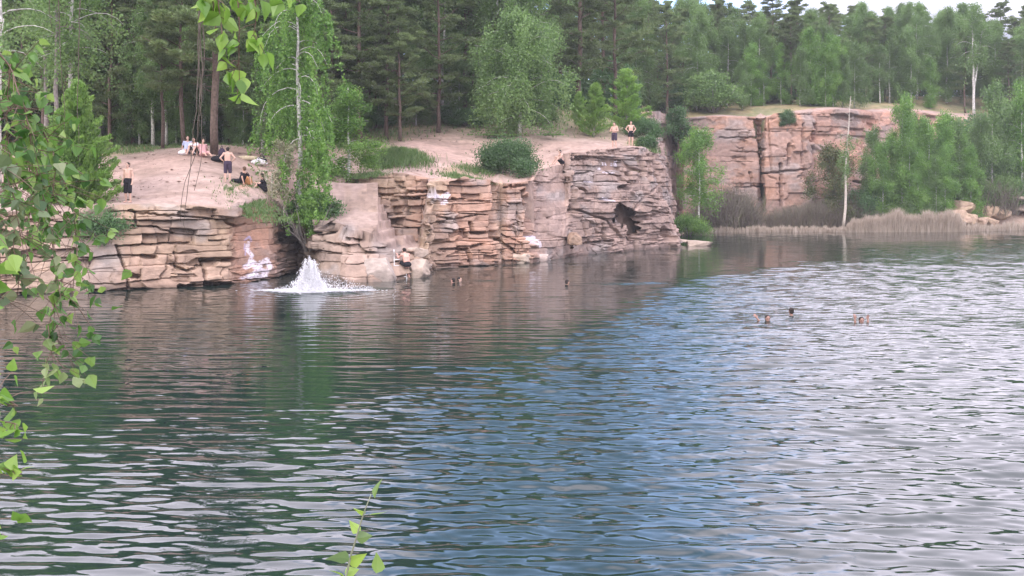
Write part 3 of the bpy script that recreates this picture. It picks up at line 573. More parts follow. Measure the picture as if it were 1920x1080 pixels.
def birch_proto(seed, H=14.0, W=2.6, base=.28, weep=1.0, nleaf=42000, size=.15, mat=None, bark=None, lean=0.0, fork=False, nl=30, tr=.011, top=1.0):
    rng = np.random.RandomState(seed); tp = trunk_path(H, rng, lean); mb = MB(); r0 = tr * H
    stems = [tp]; mb.tube(tp, [r0 * (1 - .92 * i / (len(tp) - 1)) + .008 for i in range(len(tp))], 8)
    if fork:
        b0 = at_h(tp, H, H * .25); f = np.array(curve_pts(b0, (.28 * (1 if seed % 2 else -1), .1, 1), H * .62, 8, -.015, rng, .03)); mb.tube(f, [r0 * .7 * (1 - .9 * i / 8) + .008 for i in range(9)], 6); stems.append(f)
    P = []; C = []
    for st in stems:
        hmin = max(base * H, st[0][2]); hmax = st[-1][2]
        for i in range(nl if st is tp else nl // 2):
            t = (i + rng.rand()) / (nl if st is tp else nl // 2); h = hmin + (hmax * .98 - hmin) * t
            p0 = np.array([np.interp(h, st[:, 2], st[:, 0]), np.interp(h, st[:, 2], st[:, 1]), h]); az_ = rng.rand() * 6.283; prof_ = (math.sin(math.pi * min(1, .22 + .74 * t)) ** .8) * top
            Ln = W * prof_ * (.7 + .6 * rng.rand()) + .3; upw = .5 + .9 * t
            lp = np.array(curve_pts(p0, (math.cos(az_), math.sin(az_), upw), Ln, 6, .10 + .12 * weep, rng, .10)); mb.tube(lp, [max(.006, r0 * .28 * (1 - t * .6) * (1 - .85 * k / 6)) for k in range(7)], 4, False)
            cl = rng.rand()
            for k in range(7 if size < .2 else 5):
                q = lp[rng.randint(1, 7)] + rng.normal(0, .12 * W / 2.6, 3); ns = int(rng.randint(14, 30)); ln_ = weep * (.4 + 1.5 * rng.rand()) * (1.2 - .5 * t); dv = rng.normal(0, .25, 3); dv[2] = 0
                tt = rng.rand(ns)[:, None] ** .8; pt = q + dv * tt * ln_ * .6 + np.array([0, 0, -1.0]) * tt ** 1.3 * ln_ + rng.normal(0, .055 if weep > 1.5 else .07 + .04 * W, (ns, 3)); P.append(pt); C.append(np.full(ns, cl * .5 + .5 * rng.rand()))
    P = np.concatenate(P); C = np.concatenate(C)
    if len(P) < nleaf:
        k = rng.randint(0, len(P), nleaf - len(P)); P = np.concatenate([P, P[k] + rng.normal(0, .06 if weep > 1.5 else .13 + .03 * W, (len(k), 3)) * np.array([1, 1, 1.4])]); C = np.concatenate([C, C[k]])
    else: P = P[:nleaf]; C = C[:nleaf]
    P[:, 2] = np.maximum(P[:, 2], .15)
    return dict(trunk=mb.mesh("trunk", bark or M_BARK_B, True), crown=leaf_mesh("crown", leaf_quads(P, size, rng, .6, .3), rng, mat or M_BIRCH, C), H=H)

def pine_proto(seed, H=15.0, W=2.7, base=.36, nleaf=33000, size=.22, lean=0.0, mat=None, nl=34, dead=8, top=1.0, tr=.012):
    rng = np.random.RandomState(seed); tp = trunk_path(H, rng, lean, .016); mb = MB(); r0 = tr * H
    mb.tube(tp, [r0 * (1 - .85 * i / (len(tp) - 1)) + .01 for i in range(len(tp))], 8)
    P = []; D = []; C = []; cent = []
    for i in range(nl):
        t = (i + .6 * rng.rand()) / nl; h = H * (base + (1 - base) * t * .99); p0 = at_h(tp, H, h); az_ = i * 2.4 + rng.rand() * 1.2
        Ln = W * (math.sin(math.pi * (.30 + .66 * t)) ** .8) * (.6 + .65 * rng.rand()) * top + .2; lp = np.array(curve_pts(p0, (math.cos(az_), math.sin(az_), .12 + .6 * t), Ln, 6, -.02, rng, .12)); mb.tube(lp, [max(.008, r0 * .30 * (1 - t * .5) * (1 - .85 * k / 6)) for k in range(7)], 4, False)
        for k in range(rng.randint(4, 8)):
            q = lp[rng.randint(2, 7)] + rng.normal(0, .22, 3) * np.array([1, 1, .4]); cent.append((q, .28 + .42 * rng.rand() * (1.1 - .5 * t)))
    for i in range(dead):
        h = H * (.12 + (base - .08) * rng.rand()); p0 = at_h(tp, H, h); az_ = rng.rand() * 6.28; lp = curve_pts(p0, (math.cos(az_), math.sin(az_), .1), .6 + 1.6 * rng.rand(), 4, .03, rng, .15); mb.tube(lp, [.03, .022, .016, .01, .006], 4, False)
    per = nleaf // len(cent)
    for q, r in cent:
        u_ = rng.normal(size=(per, 3)); u_ /= np.linalg.norm(u_, axis=1, keepdims=True); rr = r * rng.rand(per, 1) ** .5; pt = q + u_ * rr * np.array([1.15, 1.15, .42]); P.append(pt); D.append(u_ * np.array([1, 1, .5]) + np.array([0, 0, .5])); C.append(np.full(per, rng.rand()) * .6 + .4 * (u_[:, 2] * .5 + .5) * 0 + .2)
    P = np.concatenate(P); D = np.concatenate(D); C = np.concatenate(C)
    return dict(trunk=mb.mesh("trunk", M_BARK_P, True), crown=leaf_mesh("crown", leaf_quads(P, size, rng, .28, 0, D), rng, mat or M_PINE, C), H=H)

def cone_proto(seed, H=4.0, W=1.2, nleaf=16000, size=.10, mat=None, nl=60, base=.04, bark=None):
    rng = np.random.RandomState(seed); tp = trunk_path(H, rng, 0, .02); mb = MB(); mb.tube(tp, [.018 * H * (1 - .9 * i / 12) + .006 for i in range(13)], 6); P = []; D = []; C = []
    per = nleaf // nl
    for i in range(nl):
        t = (i + rng.rand()) / nl; h = H * (base + (1 - base) * t * .97); p0 = at_h(tp, H, h); az_ = rng.rand() * 6.28; Ln = W * ((1 - t) ** .75) * (.65 + .6 * rng.rand()) + .12
        lp = np.array(curve_pts(p0, (math.cos(az_), math.sin(az_), .5), Ln, 5, -.05, rng, .08)); mb.tube(lp, [.012] * 5 + [.004], 3, False)
        tt = rng.rand(per) ** .7 * 5; k = np.minimum(tt.astype(int), 4); pt = lp[k] + (lp[k + 1] - lp[k]) * (tt - k)[:, None] + rng.normal(0, .05 + .05 * W * (1 - tt / 5)[:, None], (per, 3)); P.append(pt); D.append(np.tile((lp[5] - lp[2]) / np.linalg.norm(lp[5] - lp[2]) + np.array([0, 0, .4]), (per, 1))); C.append(np.full(per, rng.rand()))
    P = np.concatenate(P); P[:, 2] = np.maximum(P[:, 2], .05)
    return dict(trunk=mb.mesh("trunk", bark or M_BARK_G, True), crown=leaf_mesh("crown", leaf_quads(P, size, rng, .4, 0, np.concatenate(D)), rng, mat or M_LARCH, np.concatenate(C)), H=H)

def bush_proto(seed, W=2.2, H=2.4, nleaf=16000, size=.11, mat=None, stems=9, hollow=.35, aspect=.55, clumps=46):
    rng = np.random.RandomState(seed); mb = MB()
    for i in range(stems):
        az_ = rng.rand() * 6.28; lp = curve_pts((.1 * math.cos(az_), .1 * math.sin(az_), -.1), (.6 * math.cos(az_), .6 * math.sin(az_), 1.1), H * .8, 5, .02, rng, .12); mb.tube(lp, [.04, .03, .024, .018, .012, .006], 4, False)
    cen = rng.normal(size=(clumps, 3)); cen /= np.linalg.norm(cen, axis=1, keepdims=True); cen[:, 2] = np.abs(cen[:, 2]) * 1.0 - .25 * rng.rand(clumps); cen *= (hollow + (1 - hollow) * rng.rand(clumps, 1) ** .5)
    cen = cen * np.array([W * .5, W * .5, H * .62]) + np.array([0, 0, H * .30]); per = nleaf // clumps; P = []; C = []
    for c in cen: P.append(c + rng.normal(0, .17 * W * .55 * (.6 + .7 * rng.rand()), (per, 3)) * np.array([1, 1, .8])); C.append(np.full(per, rng.rand()))
    P = np.concatenate(P); P[:, 2] = np.maximum(P[:, 2], .03 + .1 * rng.rand(len(P)))
    return dict(trunk=mb.mesh("stems", M_BARK_G, True), crown=leaf_mesh("crown", leaf_quads(P, size, rng, aspect), rng, mat or M_BUSH, np.concatenate(C)), H=H)

from mathutils.bvhtree import BVHTree
def _bvh(ob):
    me = ob.data; co = np.zeros(len(me.vertices) * 3, np.float32); me.vertices.foreach_get('co', co); n = len(me.polygons); ix = np.zeros(n * 4, np.int32); me.loops.foreach_get('vertex_index', ix)
    return BVHTree.FromPolygons(co.reshape(-1, 3).tolist(), ix.reshape(-1, 4).tolist())
BV = [_bvh(bpy.data.objects[k]) for k in ("ground", "cliff", "upper_cliff", "far_cliff", "shore")]
def drop(x, y):
    """height of the land under a point"""
    zs = [h[0].z for h in (b.ray_cast(Vector((x, y, 60)), Vector((0, 0, -1))) for b in BV) if h[0] is not None]
    return max(zs) if zs else 0.0
def put(proto, name, px, Y, H, label, cat, group=None, rz=None, sx=None, z=None, dz=0.0, tname="trunk", cname="crown"):
    """one plant: an Empty with its own trunk and crown"""
    x = X_(px, Y); z0 = drop(x, Y) if z is None else z
    o = empty(name, (x, Y, z0 + dz - .05), random.random() * 6.28 if rz is None else rz); s_ = H / proto['H']; o.scale = (s_ * (sx or 1), s_ * (sx or 1), s_)
    a_ = addobj(tname, proto['trunk'], o); b_ = addobj(cname, proto['crown'], o)
    tag(o, label, cat, group); return o
random.seed(11)
PINES = [pine_proto(101, base=.22), pine_proto(102, base=.32, W=2.5), pine_proto(103, base=.16, W=3.2, lean=.02), pine_proto(104, base=.40, W=2.4), pine_proto(105, base=.16, W=2.9, dead=2)]
BIRCHES = [birch_proto(201), birch_proto(202, W=3.0, base=.2), birch_proto(203, W=2.2, base=.35, fork=True), birch_proto(204, W=2.6, base=.14), birch_proto(205, W=3.2, base=.25, fork=True)]
SLIM = [birch_proto(211, H=8, W=1.1, base=.10, nleaf=16000, size=.12, weep=.6, mat=M_BIRCHB, nl=24), birch_proto(212, H=8, W=1.4, base=.16, nleaf=18000, size=.12, weep=.7, nl=24), birch_proto(213, H=8, W=1.45, base=.05, nleaf=22000, size=.13, weep=.6, mat=M_BIRCHB, nl=30)]
BUSHES = [bush_proto(301), bush_proto(302, W=2.6, H=2.0), bush_proto(303, mat=M_BIRCH)]
CONES = [cone_proto(401), cone_proto(402, W=1.0), cone_proto(403, W=1.5)]

# --- the weeping birch in the cleft
def open_front(pr, lo, hi, w_):
    """thin the leaves in front of the trunk so that the white stem shows through"""
    me = pr['crown']; n = len(me.vertices); co = np.zeros(n * 3, np.float32); me.vertices.foreach_get('co', co); q = co.reshape(-1, 4, 3); c = q.mean(1); k = (np.abs(c[:, 0] - .02 - .004 * c[:, 2]) < w_ + .15 * np.sin(c[:, 2] * 3)) & (c[:, 1] < .1) & (c[:, 2] > lo) & (c[:, 2] < hi)
    rnd = np.random.RandomState(1).rand(len(k)) < .86; q[k & rnd] = q[k & rnd][:, :1] * 0 + np.array([0, 0, 1.0]); me.vertices.foreach_set('co', q.ravel()); me.update(); return pr
WEEP = open_front(birch_proto(221, H=15.5, W=2.25, base=.31, weep=2.6, nleaf=40000, size=.14, mat=M_BIRCHB, nl=44, tr=.0095, lean=.004), 3.5, 11.5, .30)
o = put(WEEP, "birch_tree", 560, 54.0, 15.0, "tall weeping birch with bright green curtains of leaves growing in the cliff cleft", "tree", rz=0, z=1.9)
put(bush_proto(321, W=1.2, H=3.0, nleaf=7000, size=.10, mat=M_BIRCHB), "bush", 578, 52.6, 3.6, "bright green leafy shoots around the foot of the weeping birch", "bush", z=1.3, tname="stems")
put(bush_proto(322, W=1.8, H=1.6, nleaf=7000, size=.10), "bush", 588, 54.5, 2.3, "dark green shrub in the cleft right of the weeping birch trunk", "bush", z=2.2, tname="stems")
put(birch_proto(222, H=4, W=.9, base=.28, weep=.35, nleaf=2600, size=.11, mat=M_DRY, nl=16, bark=M_DEAD, tr=.010), "sapling", 532, 53.0, 3.7, "young tree with pale sparse leaves left of the weeping birch", "tree", rz=1.0, z=2.9)
put(SLIM[0], "birch_tree", 652, 61.5, 5.6, "small bright drooping birch touching the right side of the weeping birch", "tree", sx=1.7)
put(SLIM[1], "birch_tree", 494, 60.5, 8.5, "mid green birch behind the left side of the weeping birch", "tree", sx=1.3)
# --- big leaning pine by the picnic and neighbours
put(pine_proto(110, H=17, W=3.6, base=.26, nleaf=60000, lean=-.022, dead=14, tr=.0125), "pine_tree", 402, 57.6, 17.5, "big dark pine with thick leaning trunk beside the seated picnickers", "tree", rz=0.0)
put(PINES[3], "pine_tree", 305, 62.0, 9.0, "slim grey trunked pine alone at the back left of the dirt clearing", "tree")
put(PINES[1], "pine_tree", 345, 61.0, 11.0, "thin pine just behind the picnic group", "tree")
put(PINES[0], "pine_tree", 490, 63.0, 9.5, "small pine in front of the wood left of the weeping birch", "tree")
put(cone_proto(411, H=7, W=2.5, nleaf=60000, nl=140, size=.15, mat=M_LARCH, base=.0), "young_conifer", 152, 47.9, 6.2, "broad bright green young conifer on the left cliff edge beside the standing bather", "tree", z=2.9, rz=0.6)
put(cone_proto(412, H=4, W=1.8, nleaf=22000, nl=70, base=0, size=.13), "young_conifer", 115, 47.5, 4.2, "lower green conifer at the left, behind the hanging foreground leaves", "tree")
put(bush_proto(323, W=3.0, H=2.2, nleaf=12000), "bush", 195, 45.9, 1.9, "dark green shrub spilling over the left cliff edge under the young conifer", "bush", z=1.7, tname="stems")
# bare pale birch stems upper left
M_WB = M_BARK_B
put(birch_proto(231, H=13, W=2.0, base=.42, nleaf=7000, lean=.035, nl=24), "birch_tree", 128, 56, 14, "thin pale birch with bare leaning stem above the young conifer", "tree", rz=0)
put(birch_proto(232, H=13, W=2.2, base=.35, nleaf=5000, lean=.02, nl=26, tr=.013), "birch_tree", -3, 50, 14, "white birch with bare side branches at the top left corner", "tree", rz=0.2)
put(birch_proto(233, H=11, W=1.6, base=.45, nleaf=4500, nl=20, bark=M_BARK_G), "birch_tree", 108, 55, 13, "grey bare stemmed tree between the two pale birches", "tree")
put(birch_proto(234, H=11, W=1.6, base=.45, nleaf=4000, nl=20, bark=M_BARK_G), "birch_tree", 85, 58, 12.5, "slender grey stemmed tree at the left edge of the wood", "tree")
# --- middle group
put(PINES[4], "pine_tree", 750, 75.5, 9.6, "dark spreading pine with bare lower trunk behind the grass mound", "tree", rz=.5, sx=1.05)
put(PINES[2], "pine_tree", 652, 78, 11.5, "bushy pine right of the weeping birch with several stems at its foot", "tree", rz=2.0)
put(PINES[2], "pine_tree", 822, 80, 13.5, "tall brownish green pine with dense layered boughs above the dirt slope", "tree", rz=4.0)
put(BIRCHES[2], "birch_tree", 645, 84, 15.5, "pale birch with bent white stem behind the bushy pine", "tree", rz=1.2)
put(birch_proto(241, H=8, W=3.0, base=.14, nleaf=42000, fork=True, nl=34, size=.15, tr=.016), "birch_tree", 974, 78.5, 8.8, "wide birch with forked pale trunk right above the round bush", "tree", rz=.2)
put(BIRCHES[1], "birch_tree", 842, 88, 17, "tall light green birch with long white stem behind the pines", "tree", rz=2.2)
put(BIRCHES[4], "birch_tree", 930, 90, 16.5, "light green forked birch rising behind the wide birch", "tree", rz=.7)
put(bush_proto(331, W=4.0, H=2.9, nleaf=26000, size=.12), "bush", 955, 66.5, 2.75, "round dark green bush on the cliff brink below the birch", "bush", tname="stems", dz=-.35)
put(CONES[1], "young_conifer", 1113, 80.5, 4.1, "bright green young conifer behind and left of the two men on the rock", "tree", sx=1.4)
put(CONES[2], "young_conifer", 1088, 82.5, 3.0, "small bright conifer, leftmost and lowest behind the rock plateau", "tree")
put(CONES[0], "young_conifer", 1172, 83.5, 5.0, "taller bright young conifer directly behind the two men on the rock", "tree", sx=1.4)
put(BUSHES[1], "bush", 1207, 82.0, 1.9, "dark shrub beside the right hand man on the rock", "bush", tname="stems")
put(bush_proto(332, W=1.6, H=1.4, nleaf=7000, size=.11), "bush", 1214, 78.8, 1.2, "low olive shrub on the top right corner of the big rock block", "bush", tname="stems")
put(birch_proto(242, H=3, W=.75, base=.45, weep=.3, nleaf=5000, size=.12, mat=M_BUSH, bark=M_BARK_P, nl=16, tr=.02), "small_tree", 1272, 111.5, 4.6, "small dark round headed tree rooted at the left end of the far cliff", "tree", z=7.8)
put(BUSHES[2], "bush", 1338, 119, 5.0, "large leafy grey green bush on top of the far cliff", "bush", tname="stems", sx=1.2)
put(BUSHES[0], "bush", 1475, 114.3, 2.6, "small bush growing over the edge of the far cliff", "bush", tname="stems", sx=.75, z=10.6)
# --- forest, row by row; every tree its own object
ZN = [(60, "beyond the left edge"), (150, "behind the bare birches"), (240, "behind the bright young conifer"), (330, "at the back of the dirt clearing"), (400, "behind the picnic group"), (480, "right of the big leaning pine"), (560, "behind the weeping birch"), (650, "just right of the weeping birch"), (720, "left of the grass mound"), (790, "above the grass mound"),
      (860, "above the notched cliff"), (930, "left of the round bush"), (1000, "above the round bush"), (1080, "above the smooth slab"), (1150, "left of the two men"), (1220, "right of the two men"), (1290, "at the head of the bay"), (1360, "above the leafy cliff top bush"), (1430, "above the far cliff crack"), (1510, "above the blocky far cliff"),
      (1580, "left of the bleached trunk"), (1650, "right of the bleached trunk"), (1730, "above the pink bank"), (1800, "left of the forked white birch"), (1870, "right of the forked white birch"), (1960, "at the right edge"), (9999, "beyond the right edge")]
def zone(px): return next(t for q, t in ZN if px < q)
PST = ["low boughed pine", "slim high crowned pine", "leaning wide pine", "bare trunked pine", "bushy pine branched to the ground"]
BST = ["upright birch", "broad birch", "fork trunked birch", "low crowned birch", "wide forked birch"]
rows = [(69, -260, 600, 34, 11.5, .30), (75, -300, 740, 44, 14.5, .34), (82, -300, 600, 46, 16.5, .3), (86, 560, 1000, 44, 15.5, .4), (94, -300, 1200, 60, 17, .45), (104, 700, 1160, 52, 15.0, .5),
        (120, 1040, 1300, 42, 13.6, .45), (126, 1280, 1560, 30, 12.0, .62), (131, 1060, 1640, 36, 13.6, .5), (137, 1560, 2150, 27, 13.2, .55), (145, 1150, 2250, 34, 14.2, .4), (154, 1400, 2350, 44, 14.6, .3)]
for (Y0, x0, x1, st, H0, pb) in rows:
    px = x0
    while px < x1:
        jx = px + random.uniform(-.35, .35) * st; jy = Y0 + random.uniform(-2.5, 2.5); px += st
        if Y0 < 80 and (470 < jx < 560 and Y0 < 67): continue
        ib = random.random() < pb; f_ = random.uniform(.86, 1.10); Hh = H0 * f_; row = {69: "front row", 75: "second row", 82: "middle of the wood", 86: "front row", 94: "deep in wood", 104: "middle of the wood", 120: "front row", 126: "front row", 131: "second row", 137: "middle of the wood", 145: "deep in wood", 154: "skyline row"}[Y0]
        if Y0 >= 120: Hh *= np.interp(jx, [1000, 1150, 1300, 1450, 1620, 1750, 1850, 2000], [1.06, 1.03, .95, .87, .84, .88, .86, .83])
        k = random.randint(0, 4)
        if not ib and Y0 in (69, 75, 86) and k in (1, 3): k = random.choice((0, 2, 4, k))
        lab = ("short " if f_ < .93 else "tall " if f_ > 1.03 else "") + (BST if ib else PST)[k] + ", " + row + ", " + zone(jx)
        put((BIRCHES if ib else PINES)[k], "birch_tree" if ib else "pine_tree", jx, jy, Hh, lab, "tree", ("birches" if ib else "pines") + " of the wood, " + row + " " + zone(jx), sx=random.uniform(.85, 1.1))
ORD = "first second third fourth fifth sixth seventh eighth ninth tenth eleventh twelfth thirteenth fourteenth fifteenth sixteenth seventeenth eighteenth nineteenth twentieth twenty-first twenty-second twenty-third twenty-fourth twenty-fifth twenty-sixth twenty-seventh".split()
def NTH(lst, v): return ORD[sorted(lst).index(v)]
# slim young birches along the top of the far cliff and in front of the wood
for (px, Y, H) in [(1392, 121, 5.5), (1408, 123, 7), (1432, 123, 5), (1500, 121, 6.5), (1520, 122, 8.5), (1548, 121, 7.0), (1562, 122, 8), (1580, 122, 6), (1602, 124, 7.5), (1650, 131, 7), (1668, 133, 9), (1690, 134, 8), (1708, 133, 9.5), (1745, 133, 6), (1465, 124, 7)]:
    put(SLIM[random.randint(0, 2)], "young_birch", px, Y, H, "slim young birch at the wood edge above the far cliff, %s from the left" % NTH([1392, 1408, 1432, 1465, 1500, 1520, 1548, 1562, 1580, 1602, 1650, 1668, 1690, 1708, 1745], px), "tree", "slim young birches above the far cliff")
put(birch_proto(251, H=13, W=1.9, base=.5, nleaf=16000, fork=True, nl=22, tr=.014), "birch_tree", 1826, 134, 14, "tall birch with white forked trunk standing out before the dark wood at right", "tree", rz=.3)
for (px, Y, H) in [(845, 84, 2.0), (700, 82, 2.4), (620, 76, 2.2), (1010, 84, 2.2), (880, 82, 1.6), (450, 72, 2.0), (540, 70, 2.2), (1250, 121, 3), (1290, 124, 3.5), (1440, 127, 3.0), (260, 70, 2.0), (380, 69, 2.2), (320, 68, 1.6)]:
    put(random.choice(BUSHES), "bush", px, Y, H, "low leafy bush at the foot of the forest edge, %s from the left" % NTH([845, 700, 620, 1010, 880, 450, 540, 1250, 1290, 1440, 260, 380, 320], px), "bush", "bushes along the forest edge", tname="stems", sx=1.3)
UL = [(262, 68), (282, 70), (330, 67), (362, 68), (430, 69), (455, 67), (520, 68), (598, 73), (625, 75), (672, 80), (705, 82), (780, 83), (860, 84), (885, 86), (300, 73), (400, 73), (560, 74), (730, 86), (920, 88)]
for i, (px, Y) in enumerate(UL):
    ib = i % 3 != 1; put((BIRCHES[3] if ib else PINES[4]), "birch_tree" if ib else "pine_tree", px, Y, random.uniform(3.6, 6.2), "low " + ("young birch" if ib else "young pine") + " leafy to the ground, forest edge, " + NTH([q_[0] for q_ in UL], px) + " from left", "tree", "low young trees along the forest edge", sx=1.25)
# undergrowth that closes the view between the trunks
rng = np.random.RandomState(77); P = []
for (Y0, x0, x1, n, hh) in [(84, -400, 560, 26000, 3.0), (98, -400, 1200, 30000, 4.0), (112, 600, 1200, 16000, 5.0), (136, 1180, 1650, 18000, 5.0), (148, 1400, 2350, 30000, 6.0), (160, 1200, 2400, 26000, 8.0)]:
    px = rng.uniform(x0, x1, n); Y = Y0 + rng.normal(0, 1.6, n); x = X_(px, Y); z = gz(x, Y) + hh * rng.rand(n) ** 1.2 * (.4 + 1.0 * vn(x * .35, Y * 0, 5)); P.append(np.stack([x, Y, z], -1))
P = np.concatenate(P); me = leaf_mesh("undergrowth", leaf_quads(P, .42, rng, .6), rng, M_BUSH, vn(P[:, 0] * .3, P[:, 2] * .5, 6)); tag(addobj("undergrowth", me), "dense dark undergrowth between the trunks of the wood", "undergrowth", kind="stuff")

# --- bay with thicket at the right
put(birch_proto(261, H=8, W=1.5, base=.30, nleaf=15000, weep=.5, size=.13, mat=M_BIRCHB, nl=30, tr=.010), "birch_tree", 1311, 100.5, 9.6, "young birch with thin stem in the bay right of the big rock block", "tree", z=.2, rz=.4)
put(bush_proto(341, W=3.0, H=1.6, nleaf=12000, mat=M_BIRCHB), "bush", 1290, 97.5, 1.9, "low bright green bush at the water behind the flat rock slab", "bush", z=0, tname="stems")
dead = birch_proto(262, H=13, W=.8, base=.45, nleaf=1800, size=.13, mat=M_BIRCH, bark=M_DEAD, nl=26, lean=.045, tr=.011)
put(dead, "dead_tree", 1581, 106, 13.2, "tall bleached nearly leafless birch trunk leaning right in front of the far cliff", "tree", rz=0, z=.3)
for i, (px, Y, H, k, lab) in enumerate([
    (1690, 110.5, 12.0, 0, "bright green birch, tallest of the thicket, left of the pink bank"), (1655, 109.5, 7.5, 2, "bright green young birch at the left end of the right hand thicket"), (1742, 110, 9.5, 0, "bright green birch in the middle of the right hand thicket"),
    (1722, 108.6, 6.8, 2, "low bright green birch at the water side of the thicket"), (1765, 111.5, 10.2, 0, "slim bright birch rising over the middle of the thicket"), (1800, 112, 9.0, 1, "mid green birch right of the bright ones in the thicket"),
    (1772, 109.5, 7.0, 2, "yellowish green birch above the shore boulders"), (1838, 113.5, 9.5, 1, "slender birch with pale stem above the boulders"), (1862, 115, 12.5, 1, "thin pale stemmed birch near the right edge"), (1890, 116, 10.5, 1, "greyish green birch close to the right edge of the photo"),
    (1672, 111.5, 8.8, 0, "slim bright young birch second in the thicket"), (1705, 109.0, 8.2, 0, "slim bright birch with its foot in the reeds"), (1755, 109.2, 6.0, 1, "short birch leaning over the reeds"), (1785, 113, 9.6, 2, "bushy bright birch behind the shore boulders"), (1820, 111, 6.4, 2, "short bright birch just above the boulder heap"), (1733, 112.5, 10.0, 0, "tall slim bright birch in the middle of the thicket"),
    (1915, 115, 12.5, 0, "green birch at the right edge of the photo"), (1945, 116, 10, 2, "bright birch just beyond the right edge"), (1640, 111, 9.0, 1, "darker birch behind the bleached trunk"), (1712, 113, 10.2, 1, "mid green birch behind the bright thicket")]):
    put(SLIM[k], "birch_tree", px, Y, H * 1.1, lab, "tree", z=float(np.interp(px, [1600, 1750, 1850, 1950], [.4, .7, 1.6, 2.0])), sx=.86)
for (px, Y, H, kk) in [(1620, 110.5, 4.6, 0), (1636, 112, 5.2, 0), (1850, 113, 3.5, 2), (1700, 109, 3.0, 2), (1885, 114, 4.0, 2), (1920, 114, 3.6, 0), (1765, 118, 7, 0), (1830, 119, 7.5, 0), (1880, 120, 8, 2), (1800, 122, 8, 0), (1860, 124, 9, 0), (1921, 122, 8, 0), (1701, 117, 5.5, 2)]:
    put(BUSHES[kk], "bush", px, Y, H, "green bush in the thicket at the right, %s from the left" % NTH([1620, 1636, 1850, 1700, 1885, 1920, 1765, 1830, 1880, 1800, 1860, 1921, 1701], px), "bush", "bushes of the right hand thicket", tname="stems", sx=.9, z=float(np.interp(px, [1600, 1750, 1850, 1950], [.3, .6, 1.3, 1.6])) + max(0, (Y - 112) * .35))
put(birch_proto(263, H=6, W=1.8, base=.22, nleaf=14000, weep=.4, size=.14, mat=leafmat("rust tinged leaves", [(.07, .10, .035), (.10, .13, .04), (.17, .11, .05)], .3, .1), bark=M_BARK_P, nl=26, tr=.014), "small_tree", 1563, 109.6, 7.6, "dark rust tinged tree against the right part of the far cliff", "tree", z=.7, rz=1)
# bare brush along the foot of the far cliff
def brush_proto(seed, W=2.4, H=3.2, n=900):
    rng = np.random.RandomState(seed); mb = MB(); V = []
    for i in range(n):
        b0 = rng.normal(0, W * .25, 3); b0[2] = 0; d = rng.normal(0, .35, 3); d[2] = 1; d /= np.linalg.norm(d); l_ = H * (.35 + .65 * rng.rand()); sidev = np.cross(d, rng.normal(size=3)); sidev /= np.linalg.norm(sidev); w_ = .018
        m_ = b0 + d * l_ * .5 + rng.normal(0, .08, 3); t_ = b0 + d * l_ + rng.normal(0, .2, 3)
        V += [b0 - sidev * w_, b0 + sidev * w_, m_ + sidev * w_, m_ - sidev * w_, m_ - sidev * w_, m_ + sidev * w_, t_ + sidev * .004, t_ - sidev * .004]
        for q in range(2):
            s0 = m_ + (t_ - m_) * rng.rand(); e0 = s0 + rng.normal(0, .3, 3) + np.array([0, 0, .25]); V += [s0 - sidev * .009, s0 + sidev * .009, e0 + sidev * .003, e0 - sidev * .003]
    P = rng.normal(0, 1, (900, 3)) * np.array([W * .3, W * .3, H * .22]) + np.array([0, 0, H * .5]); V = np.concatenate([np.array(V), leaf_quads(P, .12, rng, .5)])
    return dict(crown=leaf_mesh("branches", V, rng, M_TWIG), H=H)
BR = [brush_proto(501), brush_proto(502, 3.0, 2.6), brush_proto(503, 2.0, 3.8)]
BSL = [(1285, 104, 3.2), (1330, 106, 3.6), (1352, 106.5, 4.6), (1375, 107.5, 5.0), (1395, 107.8, 4.4), (1415, 108, 3.6), (1450, 108.4, 3.4), (1475, 108.6, 4.2), (1495, 108.8, 4.6), (1520, 109, 4.8), (1540, 109, 5.2), (1572, 109.3, 4.4), (1600, 109.5, 4.8), (1625, 109, 3.6), (1650, 108.6, 3.2), (1310, 107, 4.0), (1362, 109, 5.6), (1545, 111, 5.4), (1605, 111, 6.0), (1690, 108.4, 2.4), (1860, 113, 6.5), (1800, 109.6, 2.4), (1770, 109, 2.2)]
for (px, Y, H) in BSL:
    H *= .58 if abs(px - 1375) > 30 else .85
    b = random.choice(BR); o = empty("bare_shrub", (X_(px, Y), Y, drop(X_(px, Y), Y) - .1), random.random() * 6); s_ = H / b['H']; o.scale = (s_, s_, s_); addobj("branches", b['crown'], o)
    tag(o, "leafless grey brown shrub below the far cliff, %s from the left" % NTH([q_[0] for q_ in BSL], px), "shrub", "bare shrubs at the foot of the far cliff")
# reeds
rng = np.random.RandomState(88)
def blades(px, Y, n, h0, wid, z=None, lean=.12):
    x = X_(px, Y); zz = np.zeros(n) if z is None else z; h = h0 * (.55 + .6 * rng.rand(n)); l_ = rng.normal(0, lean, (n, 2)) * h[:, None]; w_ = wid * (.7 + .6 * rng.rand(n)); a_ = rng.rand(n) * 3.14; sx_ = np.cos(a_) * w_; sy_ = np.sin(a_) * w_; B = np.stack([x, Y, zz], -1)
    sv = np.stack([sx_, sy_, 0 * sx_], -1); T = B + np.stack([l_[:, 0], l_[:, 1], h], -1); M_ = B + (T - B) * .55 - np.stack([l_[:, 0], l_[:, 1], 0 * h], -1) * .18
    V1 = np.stack([B - sv, B + sv, M_ + sv, M_ - sv], 1); V2 = np.stack([M_ - sv, M_ + sv, T + sv * .15, T - sv * .15], 1)
    return np.concatenate([V1.reshape(-1, 3), V2.reshape(-1, 3)])
